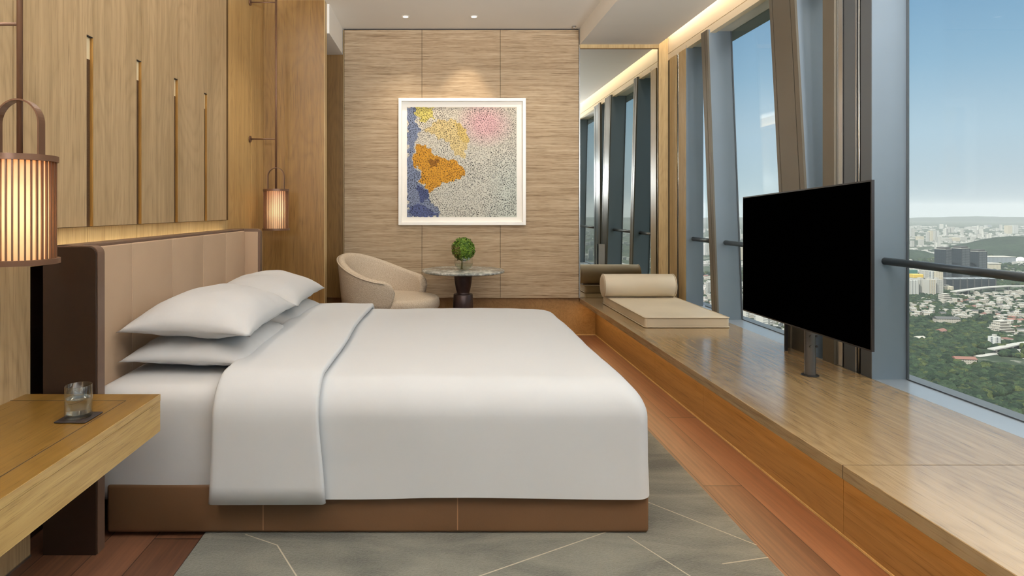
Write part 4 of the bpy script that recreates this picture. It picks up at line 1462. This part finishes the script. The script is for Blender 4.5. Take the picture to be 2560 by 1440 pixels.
def two_fins(t, w_, d, h):
    child('lift_house', bx(-w_ * 0.2, w_ * 0.15, -d * 0.2, d * 0.2, h, h + 5), 'concrete', t)
    for k in (-0.5, -0.17, 0.17, 0.5):
        child('wall_fin', bx(k * w_ - 0.6, k * w_ + 0.6, -d * 0.54, d * 0.54, 0, h), 'concrete', t)
DG = 'three dark high-rise towers'
tower('tower', 'dark high-rise tower with a pale left face, leftmost of the three dark towers', 2352, 2383, 622, 1960, 'f_dark', depth=30, rot=0.5, parts=dark_crown, group=DG)
tower('tower', 'dark high-rise tower in the middle of the three dark towers', 2395, 2427, 620, 2000, 'f_dark', depth=30, rot=0.35, parts=dark_crown, group=DG)
tower('tower', 'dark high-rise tower, rightmost and lowest of the three dark towers', 2439, 2469, 628, 2040, 'f_dark', depth=30, rot=0.3, parts=dark_crown, group=DG)
def podium(t, w_, d, h):
    for k in range(8):
        x = -w_ / 2 + w_ * k / 7
        child('bay_fin', bx(x - 1.2, x + 1.2, -d / 2 - 1.4, d / 2, 0, h + 1), 'roof_dark', t)
    child('roof_edge', bx(-w_ / 2, w_ / 2, -d / 2 - 0.6, d / 2, h - 1, h + 0.4), 'f_grey', t)
tower('podium_block', 'long dark glass podium block at the foot of the three dark towers', 2360, 2492, 697, 1900, 'f_dark_plain', depth=40, rot=0.06, parts=podium)
tower('building', 'small pale block between the white flats and the dark podium', 2361, 2384, 716, 1850, 'f_cream', depth=20, parts=lift_house)
WG = 'white apartment blocks beside the dark towers'
tower('apartment_block', 'broad white apartment block nearest the window column, front row', 2274, 2296, 701, 1745, 'f_stripe', depth=22, rot=0.12, parts=two_fins, group=WG)
tower('apartment_block', 'white apartment block second from the window column, front row', 2297, 2318, 699, 1760, 'f_white', depth=22, rot=0.12, parts=two_fins, group=WG)
tower('apartment_block', 'white apartment block third from the window column, front row', 2321, 2339, 700, 1740, 'f_cream', depth=20, rot=0.12, parts=two_fins, group=WG)
tower('apartment_block', 'white apartment block at the front row end next to the dark podium', 2340, 2357, 699, 1752, 'f_white', depth=20, rot=0.12, parts=two_fins, group=WG)
tower('apartment_block', 'taller white apartment block rising behind the front row, nearer the window column', 2311, 2325, 677, 1840, 'f_white', depth=20, parts=lift_house, group=WG)
tower('apartment_block', 'taller striped apartment block rising behind the front row', 2325, 2337, 678, 1835, 'f_stripe', depth=20, parts=lift_house, group=WG)
tower('apartment_block', 'taller cream apartment block rising behind the front row, beside the dark towers', 2338, 2358, 679, 1830, 'f_cream', depth=20, parts=lift_house, group=WG)
def yellow_top(t, w_, d, h):
    child('yellow_roof', bx(-w_ * 0.5, w_ * 0.5, -d * 0.5, d * 0.5, h, h + 11, 0.8, 1), 'roof_yellow', t)
tower('building', 'building with a bright yellow roof block behind the white flats', 2284, 2309, 695, 1830, 'concrete', depth=22, parts=yellow_top)
tower('building', 'teal green building beside the window column behind the white flats', 2268, 2294, 675, 1900, 'roof_teal', depth=24, parts=lift_house)
tower('stadium_hall', 'long low pale hall in front of the wooded hill', 2472, 2540, 643, 2760, 'f_grey', depth=60, parts=lambda t, w_, d, h: child('roof', bx(-w_ * 0.51, w_ * 0.51, -d * 0.52, d * 0.52, h, h + 2), 'roof_pale', t))
tower('hall', 'low beige colonnaded hall to the right of the dark towers', 2472, 2502, 660, 2480, 'f_cream', depth=40, parts=lambda t, w_, d, h: child('roof', bx(-w_ * 0.52, w_ * 0.52, -d * 0.55, d * 0.55, h, h + 3), 'roof_pale', t))
x, y = gp(2551, 657)
dm = thing('dome', 'small white domed building at the foot of the wooded hill', 'building', (x, y, GZ))
bm = add_lathe(BM(), [(17, 0), (17, 12), (15, 20), (9, 26), (0, 28)], 0, 0, 24); o = obj('dome_roof', bm, 'frame_white', None, True); o.parent = dm
child('dome_base', bx(-28, 28, -14, 14, 0, 8), 'f_white', dm)

FG = 'white towers far out on the plain'
far = [(2272, 2279, 569, 590, 'stripe'), (2280, 2287, 571, 590, 'white'), (2318, 2324, 580, 604, 'white'), (2325, 2333, 577, 604, 'cream'), (2336, 2341, 577, 602, 'white'), (2342, 2348, 576, 602, 'stripe'),
       (2370, 2376, 567, 582, 'white'), (2380, 2386, 567, 582, 'white'), (2390, 2393, 570, 582, 'stripe'), (2404, 2409, 571, 590, 'white'), (2519, 2531, 564, 585, 'cream'), (2532, 2546, 563, 584, 'stripe'), (2279, 2286, 602, 617, 'white'),
       (2430, 2437, 592, 602, 'white'), (2362, 2380, 596, 603, 'white'), (2382, 2400, 594, 603, 'cream'), (2401, 2418, 592, 602, 'white'), (2424, 2447, 567, 573, 'white'), (2466, 2480, 563, 568, 'grey'), (2297, 2310, 591, 601, 'cream'),
       (1760, 1767, 612, 638, 'stripe'), (1768, 1774, 610, 638, 'white'), (1768, 1778, 706, 738, 'white'), (1846, 1853, 573, 600, 'stripe'), (1853, 1859, 612, 640, 'white'), (1848, 1857, 618, 650, 'cream')]
names = {'white': 'white', 'cream': 'cream', 'stripe': 'striped white', 'grey': 'pale grey'}
where = ['beside the window column, first along the horizon', 'beside the window column, second along the horizon', 'in the cluster left of the dark towers, first', 'in the cluster left of the dark towers, second', 'in the cluster left of the dark towers, third',
         'in the cluster left of the dark towers, fourth', 'in the thin row of three on the horizon, first', 'in the thin row of three on the horizon, second', 'in the thin row of three on the horizon, third', 'standing alone above the middle dark tower',
         'in the pair above the wooded hill, nearer the room', 'in the pair above the wooded hill, farther right', 'low and alone above the small wood', 'low, just left of the hill crest', 'long and low above the dark towers, first', 'long and low above the dark towers, second',
         'long and low above the dark towers, third', 'long and flat on the horizon above the hill', 'small and flat on the horizon, farther right', 'low, between the column and the white cluster', 'seen in the gap beside the leaning column, above the rail', 'seen in the gap beside the leaning column, second above the rail',
         'near, low in the gap beside the leaning column', 'seen between the leaning column and the television, on the horizon', 'seen between leaning column and television, under the rail', 'seen between leaning column and television, lowest']
for (a, b, tp_, bt, mm), wh in zip(far, where):
    D = F * (CAMZ - GZ) / (bt - 524.0)
    tower('tower', f'{names[mm]} tower block {wh}', a, b, tp_, D, 'f_' + mm, depth=min(40, (b - a) / F * D * 0.8), rot=0.1, group=FG)

# houses of the near slopes
def gable_house(name, label, px, py, L, W, H, rot, roofm, group=None, cat='house'):
    x, y = gp(px, py)
    t = thing(name, label, cat, (x, y, GZ), group); t.rotation_euler = (0, 0, rot)
    child('walls', bx(-L / 2, L / 2, -W / 2, W / 2, 0, H), 'house_wall', t)
    bm = BM(); add_prism(bm, [(-W / 2 - 1, H), (W / 2 + 1, H), (0, H + W * 0.32)], 'x', -L / 2 - 1, L / 2 + 1)
    child('roof', bm, roofm, t)
    clear.append((x, y, L * 0.6)); clear.append((x - 6, y - W, L * 0.5))
    return t
gable_house('house', 'long house with a red tiled roof among the nearest trees', 2410, 910, 30, 11, 9, -0.15, 'roof_red')
gable_house('house', 'long white house with a dark roof at the edge of the wood', 2366, 806, 48, 14, 9, -0.1, 'roof_dark')
gable_house('house', 'small white house with a pink roof deep in the wood', 2352, 836, 22, 12, 8, 0.5, 'roof_red')
gable_house('house', 'small low white house half hidden by trees beside the window column', 2298, 852, 18, 10, 6, 0.2, 'roof_pale')
def terrace(name, label, px, py, w0, levels, rot):
    x, y = gp(px, py)
    t = thing(name, label, 'building', (x, y, GZ)); t.rotation_euler = (0, 0, rot)
    for k in range(levels):
        s = 1 - 0.13 * k
        child('storey', bx(-w0 / 2 * s, w0 / 2 * s, -w0 * 0.35 * s, w0 * 0.35 * s, k * 5.0, k * 5.0 + 4.2), 'house_wall', t)
        child('terrace_slab', bx(-w0 / 2 * s - 1, w0 / 2 * s + 1, -w0 * 0.35 * s - 2, w0 * 0.35 * s, k * 5.0 + 4.2, k * 5.0 + 5.0), 'roof_pale', t)
    clear.append((x, y, w0 * 0.7)); clear.append((x - 10, y - w0 * 0.6, w0 * 0.5))
    return t
terrace('terraced_building', 'stepped white terrace building on the wooded slope', 2500, 832, 38, 5, 0.2)
terrace('terraced_building', 'small white stepped house at the foot of the apartment blocks', 2362, 752, 24, 4, 0.1)
tower('building', 'white five-storey block beside the flyover above the road', 2484, 2503, 843, F * 251.3 / (869 - 524.0), 'f_stripe', depth=12, rot=0.2, parts=lift_house)
tower('building', 'low pale block with a reddish roof beside the five-storey block', 2512, 2534, 848, F * 251.3 / (862 - 524.0), 'house_wall', depth=12, rot=0.1, parts=lambda t, w_, d, h: child('roof', bx(-w_ * 0.5, w_ * 0.5, -d * 0.5, d * 0.5, h, h + 1.0), 'roof_red', t))

def flyover(name, label, pts, width, height, thick):
    P = []
    for px, py in pts:
        D = F * (CAMZ - GZ - height) / (py - 524.0)
        P.append(Vector(((px - 1102) / F * D, D, GZ + height)))
    t = thing(name, label, 'flyover', (P[0].x, P[0].y, GZ))
    Q = []
    for a, b in zip(P, P[1:]):
        for k in range(6): Q.append(a.lerp(b, k / 6))
    Q.append(P[-1])
    bm = BM(); prev = None
    for i, p in enumerate(Q):
        d = (Q[min(i + 1, len(Q) - 1)] - Q[max(i - 1, 0)]); d.z = 0; d.normalize()
        n = Vector((-d.y, d.x, 0)) * (width / 2)
        r = [bm.verts.new(p + n), bm.verts.new(p - n), bm.verts.new(p - n - Vector((0, 0, thick))), bm.verts.new(p + n - Vector((0, 0, thick)))]
        if prev:
            for k in range(4): bm.faces.new((prev[k], prev[(k + 1) % 4], r[(k + 1) % 4], r[k]))
        else: bm.faces.new(r)
        prev = r
        clear.append((p.x, p.y, width * 0.6))
    bm.faces.new(list(reversed(prev)))
    obj('deck', bm, 'concrete', t)
    for p in Q[2::4]:
        obj('pier', bx(p.x - 1.6, p.x + 1.6, p.y - 2, p.y + 2, GZ, GZ + height - thick), 'concrete', t)
    return t
flyover('flyover', 'long curving concrete flyover in front of the dark podium', [(2384, 728), (2420, 723), (2470, 717), (2520, 714), (2575, 714), (2720, 717)], 16, 14, 3)
flyover('flyover', 'short concrete flyover beside the five-storey block', [(2478, 872), (2510, 866), (2540, 859), (2570, 855), (2660, 846)], 11, 8, 2)
# pale road and clearing in the wood
def road(name, label, pts, width):
    P = [Vector((*gp(px, py), GZ + 0.6)) for px, py in pts]
    bm = BM(); prev = None
    for i, p in enumerate(P):
        d = (P[min(i + 1, len(P) - 1)] - P[max(i - 1, 0)]); d.normalize()
        n = Vector((-d.y, d.x, 0)) * (width / 2)
        r = [bm.verts.new(p + n), bm.verts.new(p - n)]
        if prev: bm.faces.new((prev[0], prev[1], r[1], r[0]))
        prev = r
    for a, b in zip(P, P[1:]):
        for k in range(8):
            q = a.lerp(b, k / 8); clear.append((q.x, q.y, width * 0.5)); clear.append((q.x - 7, q.y - 9, width * 0.4))
    o = obj(name, bm, 'concrete'); struct(o, label)
road('road', 'pale road winding through the wood', [(2440, 892), (2480, 886), (2520, 880), (2546, 875), (2580, 878), (2680, 884)], 11)
road('road', 'pale slip road curving off the main road', [(2546, 877), (2550, 884), (2562, 896), (2580, 906)], 9)
road('road', 'pale dirt track at the lower edge of the wood', [(2470, 1003), (2500, 998), (2530, 990), (2580, 988)], 7)
for px, py, r in ((2460, 880, 22), (2475, 878, 20), (2545, 988, 9), (2360, 812, 20)):
    keep(px, py, r)

# scattered houses: five kinds, copied one by one
protos = []
def proto(kind):
    bm = BM()
    if kind == 0:
        add_box(bm, -7, 7, -5, 5, 0, 7); add_prism(bm, [(-5.8, 7), (5.8, 7), (0, 10)], 'x', -7.6, 7.6, mat=1)
    elif kind == 1:
        add_box(bm, -6, 6, -6, 6, 0, 9); add_box(bm, -6.4, 6.4, -6.4, 6.4, 9, 9.8, mat=1); add_box(bm, -2, 2, -2, 2, 9.8, 12)
    elif kind == 2:
        add_box(bm, -10, 10, -4.5, 4.5, 0, 6); add_box(bm, -4, 10, -4.5, 4.5, 6, 10); add_box(bm, -10.4, -4, -5, 5, 6, 6.6, mat=1); add_box(bm, -4.3, 10.4, -5, 5, 10, 10.7, mat=1)
    elif kind == 3:
        add_box(bm, -5, 5, -5, 5, 0, 13); add_box(bm, -5.3, 5.3, -5.3, 5.3, 13, 13.8, mat=1)
    else:
        add_box(bm, -9, 9, -5, 5, 0, 5); add_prism(bm, [(-6, 5), (6, 5), (0, 8)], 'x', -9.8, 9.8, mat=1)
    return bm
HL = ['small white gabled house among trees on the valley slope', 'white flat-roofed house among trees on the valley slope', 'stepped white house among trees on the valley slope', 'slim white house block among trees on the valley slope', 'low gabled house with a reddish roof on the valley slope']
roofs = ['roof_dark', 'roof_pale', 'concrete', 'concrete', 'roof_red']
zones = [  # (px range, py range, count)
    ((2274, 2330), (752, 800), 34), ((2385, 2440), (742, 800), 34), ((2430, 2500), (735, 790), 40), ((2490, 2558), (728, 800), 70), ((2500, 2558), (800, 850), 26),
    ((2340, 2400), (745, 790), 16), ((2480, 2556), (670, 708), 24), ((1760, 1782), (690, 775), 22), ((1830, 1905), (770, 812), 24)]
placed = []
first = {}
rz = random.Random(21)
for (pxr, pyr, n) in zones:
    k = tries = 0
    while k < n and tries < n * 40:
        tries += 1
        px, py = rz.uniform(*pxr), rz.uniform(*pyr)
        x, y = gp(px, py)
        if not free(x, y, 4) or any(math.hypot(x - a, y - b) < 15 for a, b in placed): continue
        kind = rz.choice([0, 1, 1, 2, 2, 3, 4])
        if kind not in first:
            o = obj('house', proto(kind), ['house_wall', roofs[kind]]); first[kind] = o
        else:
            o = first[kind].copy(); C.objects.link(o)
        o.location = (x, y, GZ); o.rotation_euler = (0, 0, rz.uniform(-0.6, 0.6)); s = rz.uniform(0.62, 1.08); o.scale = (s, s, s)
        tag(o, HL[kind], 'house', ['gabled houses', 'flat-roofed houses', 'stepped houses', 'slim house blocks', 'red-roofed houses'][kind] + ' of the valley')
        placed.append((x, y)); k += 1
for a, b in placed:
    clear.append((a, b, 7))

# trees of the visible sectors
pts = []
def scatter(n, az, Dr, rr, sign=1, keepfree=True, thr=None):
    k = tries = 0
    while k < n and tries < n * 6:
        tries += 1
        D = math.sqrt(rng.uniform(Dr[0] ** 2, Dr[1] ** 2)); x = D * rng.uniform(*az)
        if keepfree and not free(x, D, 2.0): continue
        if noise.noise(Vector((x / 90.0, D / 90.0, 0.5))) < (thr if thr is not None else (-0.32 if D < 1150 else -0.05)): continue
        pts.append((x, sign * D, GZ, rng.uniform(*rr))); k += 1
scatter(6800, (0.70, 1.12), (620, 1200), (4.4, 7.4))
scatter(2600, (0.70, 1.12), (1150, 1750), (3.6, 6.2), thr=-2.0)
scatter(6500, (0.70, 1.12), (1150, 2100), (4.5, 7.5))
scatter(2000, (0.70, 1.12), (2100, 3300), (6, 11))
scatter(2000, (0.42, 0.71), (800, 2400), (5, 9))
scatter(700, (0.20, 0.40), (900, 2600), (5, 9), -1, False)
woods('forest', 'dense dark green wood covering the slope below the window', pts, 860.0)

# far city: countless pale blocks fading to the horizon
def far_city():
    V, Fc = [], []
    cube = np.array([(-1, -1, 0), (1, -1, 0), (1, 1, 0), (-1, 1, 0), (-1, -1, 1), (1, -1, 1), (1, 1, 1), (-1, 1, 1)], dtype=float) * np.array((0.5, 0.5, 1))
    faces = np.array([(4, 5, 6, 7), (0, 1, 5, 4), (1, 2, 6, 5), (2, 3, 7, 6), (3, 0, 4, 7)])
    off = 0
    def put(x, y, w_, d, h, rot):
        nonlocal off
        p = cube * np.array((w_, d, h)); c, s = math.cos(rot), math.sin(rot)
        q = np.stack((p[:, 0] * c - p[:, 1] * s + x, p[:, 0] * s + p[:, 1] * c + y, p[:, 2] + GZ), 1)
        V.append(q); Fc.append(faces + off); off += 8
    def sector(n, az, Dr, sgn=1, hi=0.05):
        for _ in range(n):
            D = math.exp(rng.uniform(math.log(Dr[0]), math.log(Dr[1]))); x = D * rng.uniform(*az)
            if noise.noise(Vector((x / 420.0, D / 420.0, 3.0))) < -0.05: continue
            if sgn > 0 and D < 2600 and not free(x, D, 6): continue
            s = rng.uniform(0.8, 1.3) * (1 + D / 9000)
            h = rng.uniform(6, 14) if rng.uniform() > hi else rng.uniform(28, 75)
            put(x, sgn * D, rng.uniform(9, 26) * s, rng.uniform(8, 16) * s, h, rng.uniform(-0.7, 0.7))
    sector(1500, (0.70, 1.14), (3400, 9000), 1, 0.04)
    sector(560, (0.70, 1.14), (2150, 3000), 1, 0.01)
    sector(1500, (0.40, 0.71), (1100, 8000), 1, 0.05)
    sector(1300, (0.20, 0.42), (1000, 8000), -1, 0.06)
    V = np.concatenate(V); Fa = np.concatenate(Fc)
    me = bpy.data.meshes.new('far_city')
    me.from_pydata(V.tolist(), [], Fa.tolist())
    o = link('far_city', me, 'f_white')
    tag(o, 'countless pale low buildings of the city spreading to the horizon', 'city', None, 'stuff')
far_city()

# haze over the plain
def haze():
    t = NT('haze')
    v = t.n('ShaderNodeVolumeScatter'); v.inputs['Color'].default_value = (0.92, 0.96, 1.0, 1); v.inputs['Density'].default_value = HAZE; v.inputs['Anisotropy'].default_value = 0.0
    t.l(v.outputs[0], t.out.inputs['Volume'])
    return t.m
HAZE = 4e-5
hz_o = obj('haze', bx(80, 16500, -16500, 16500, GZ - 5, 150), haze())
tag(hz_o, 'thin pale haze lying over the distant city', 'haze', None, 'stuff')
# ------------------------------------------------------------------ lamps of the room and added fill lights
def spot(name, loc, target, power, color, size, blend=0.6, soft=0.03):
    d = bpy.data.lights.new(name, 'SPOT'); d.energy = power; d.color = color; d.spot_size = size; d.spot_blend = blend; d.shadow_soft_size = soft
    o = bpy.data.objects.new(name, d); C.objects.link(o)
    o.location = loc
    o.rotation_euler = (Vector(target) - Vector(loc)).to_track_quat('-Z', 'Y').to_euler()
    return o
WARM = (1.0, 0.86, 0.68)
spot('picture_spot', (0.314, 5.72, 3.085), (0.20, 6.09, 2.02), 28, WARM, math.radians(56), 0.7, 0.02)
spot('wall_spot', (-0.333, 5.72, 3.085), (-0.40, 5.72, 0), 40, WARM, math.radians(90), 1.0, 0.03)
for x, y in ((-0.95, 3.3), (0.3, 3.2), (-0.95, 1.6), (0.3, 1.2), (-0.95, -0.4), (0.3, -0.8), (-0.95, -2.2), (0.3, -2.4)):
    spot('ceiling_fill_spot', (x, y, 3.08), (x, y, 0), 7, (1.0, 0.97, 0.93), math.radians(110), 1.0, 0.06)  # added fill spots above the view, no fitting modelled
# amber strip under the bench, warm strip in the window cove, warm strip behind the headboard
area_light('bench_led', (1.475, 1.36, 0.325), (0, math.radians(14), 0), 0.04, 9.4, 15, (1.0, 0.68, 0.32))
area_light('cove_led', (2.200, 1.36, 3.07), (0, math.radians(-50), 0), 0.015, 9.4, 13, (1.0, 0.86, 0.70))
area_light('ceiling_fill', (-1.47, 0.4, 2.885), (PI, math.radians(-25), 0), 0.05, 7.4, 350, (0.96, 0.98, 1.0))  # added fill along the left wall, brightens the ceiling
for x, e_ in ((-0.55, 10), (0.22, 16), (1.0, 38)):
    spot('wall_fill_spot', (x, 5.15, 3.08), (x, 6.1, 1.3), e_, (1.0, 0.95, 0.86), math.radians(85), 1.0, 0.05)  # added unseen spots that brighten the cloth wall
spot('side_fill_spot', (-0.7, 4.3, 3.08), (-1.4, 4.9, 0.6), 60, (1.0, 0.90, 0.74), math.radians(80), 1.0, 0.05)  # added unseen spot that brightens the oak side panels
for x, y in ((-1.1, -1.2), (0.9, -0.8), (1.8, -0.4)):
    area_light('rear_fill', (x, y, 1.85), (PI + math.radians(-46 if x > 1.5 else -46), 0, 0), 0.4, 0.4, 125 if x > 1.5 else 76, (0.97, 0.98, 1.0), math.radians(120))  # added fill behind the camera for ceiling and far wall, no lamp there
area_light('headboard_led', (-1.50, 3.28, 1.10), (PI, 0, 0), 0.03, 1.95, 1.2, (1.0, 0.80, 0.54))

# ------------------------------------------------------------------ sun over the city
sd = bpy.data.lights.new('sun', 'SUN'); sd.energy = 7.0; sd.angle = 0.01; sd.color = (1.0, 0.96, 0.88)
so = bpy.data.objects.new('sun', sd); C.objects.link(so)
so.rotation_euler = Vector((0.62, 0.42, -0.66)).to_track_quat('-Z', 'Y').to_euler()

# ------------------------------------------------------------------ sky
w = bpy.data.worlds.new('World'); bpy.context.scene.world = w
w.use_nodes = True
nt = w.node_tree; nt.nodes.clear()
out = nt.nodes.new('ShaderNodeOutputWorld'); bgn = nt.nodes.new('ShaderNodeBackground')
tc = nt.nodes.new('ShaderNodeTexCoord'); sx = nt.nodes.new('ShaderNodeSeparateXYZ')
nt.links.new(tc.outputs['Generated'], sx.inputs[0])
mr_ = nt.nodes.new('ShaderNodeMapRange'); mr_.inputs['From Min'].default_value = -0.2; mr_.inputs['From Max'].default_value = 1.0
nt.links.new(sx.outputs['Z'], mr_.inputs['Value'])
rp = nt.nodes.new('ShaderNodeValToRGB'); cr = rp.color_ramp
def zpos(z): return (z + 0.2) / 1.2
SKYUP = 2.8
stops = [(-0.2, (0.35, 0.38, 0.38)), (-0.01, (0.60, 0.645, 0.66)), (0.02, lin((196, 208, 217))[:3]), (0.10, lin((184, 209, 226))[:3]), (0.19, lin((150, 188, 216))[:3]),
         (0.29, lin((122, 166, 203))[:3]), (0.33, (0.9, 1.0, 1.1)), (0.46, (SKYUP, SKYUP * 0.98, SKYUP * 0.93)), (1.0, (SKYUP, SKYUP * 0.98, SKYUP * 0.93))]
while len(cr.elements) < len(stops): cr.elements.new(0.5)
for e, (z, c) in zip(cr.elements, stops):
    e.position = zpos(z); e.color = (c[0], c[1], c[2], 1)
nt.links.new(mr_.outputs[0], rp.inputs['Fac'])
# extra brightness added to the unseen high sky, window side only
dt = nt.nodes.new('ShaderNodeVectorMath'); dt.operation = 'DOT_PRODUCT'; dt.inputs[1].default_value = (0.80, -0.60, 0.0)
nt.links.new(tc.outputs['Generated'], dt.inputs[0])
mz = nt.nodes.new('ShaderNodeMapRange'); mz.interpolation_type = 'SMOOTHSTEP'
mz.inputs['From Min'].default_value = -0.35; mz.inputs['From Max'].default_value = 0.25
nt.links.new(dt.outputs['Value'], mz.inputs['Value'])
mxs = nt.nodes.new('ShaderNodeMix'); mxs.data_type = 'RGBA'
cap = nt.nodes.new('ShaderNodeMix'); cap.data_type = 'RGBA'; cap.blend_type = 'DARKEN'; cap.inputs[0].default_value = 1.0
cap.inputs[7].default_value = (0.45, 0.62, 0.80, 1)
nt.links.new(rp.outputs['Color'], cap.inputs[6])
nt.links.new(mz.outputs[0], mxs.inputs[0]); nt.links.new(cap.outputs[2], mxs.inputs[6]); nt.links.new(rp.outputs['Color'], mxs.inputs[7])
nt.links.new(mxs.outputs[2], bgn.inputs['Color']); bgn.inputs['Strength'].default_value = 1.0
nt.links.new(bgn.outputs[0], out.inputs['Surface'])
w.cycles.sampling_method = 'MANUAL'; w.cycles.sample_map_resolution = 512

# ------------------------------------------------------------------ camera and view
cd = bpy.data.cameras.new('camera'); cam = bpy.data.objects.new('camera', cd); C.objects.link(cam)
cam.location = (0, 0, 1.275); cam.rotation_euler = (PI / 2, 0, 0)
cd.sensor_width = 36; cd.sensor_fit = 'HORIZONTAL'; cd.lens = 36 * 1513 / 2560
cd.shift_x = 178 / 2560; cd.shift_y = -196 / 2560
cd.clip_start = 0.05; cd.clip_end = 40000
S = bpy.context.scene
S.camera = cam
S.view_settings.view_transform = 'Standard'; S.view_settings.look = 'None'
S.view_settings.gamma = 1.0; S.view_settings.exposure = 0.0; S.view_settings.use_curve_mapping = False
S.cycles.max_bounces = 10; S.cycles.diffuse_bounces = 5; S.cycles.glossy_bounces = 5; S.cycles.transmission_bounces = 8; S.cycles.transparent_max_bounces = 12
S.cycles.sample_clamp_indirect = 6.0
S.cycles.caustics_reflective = False; S.cycles.caustics_refractive = False
S.cycles.use_denoising = True
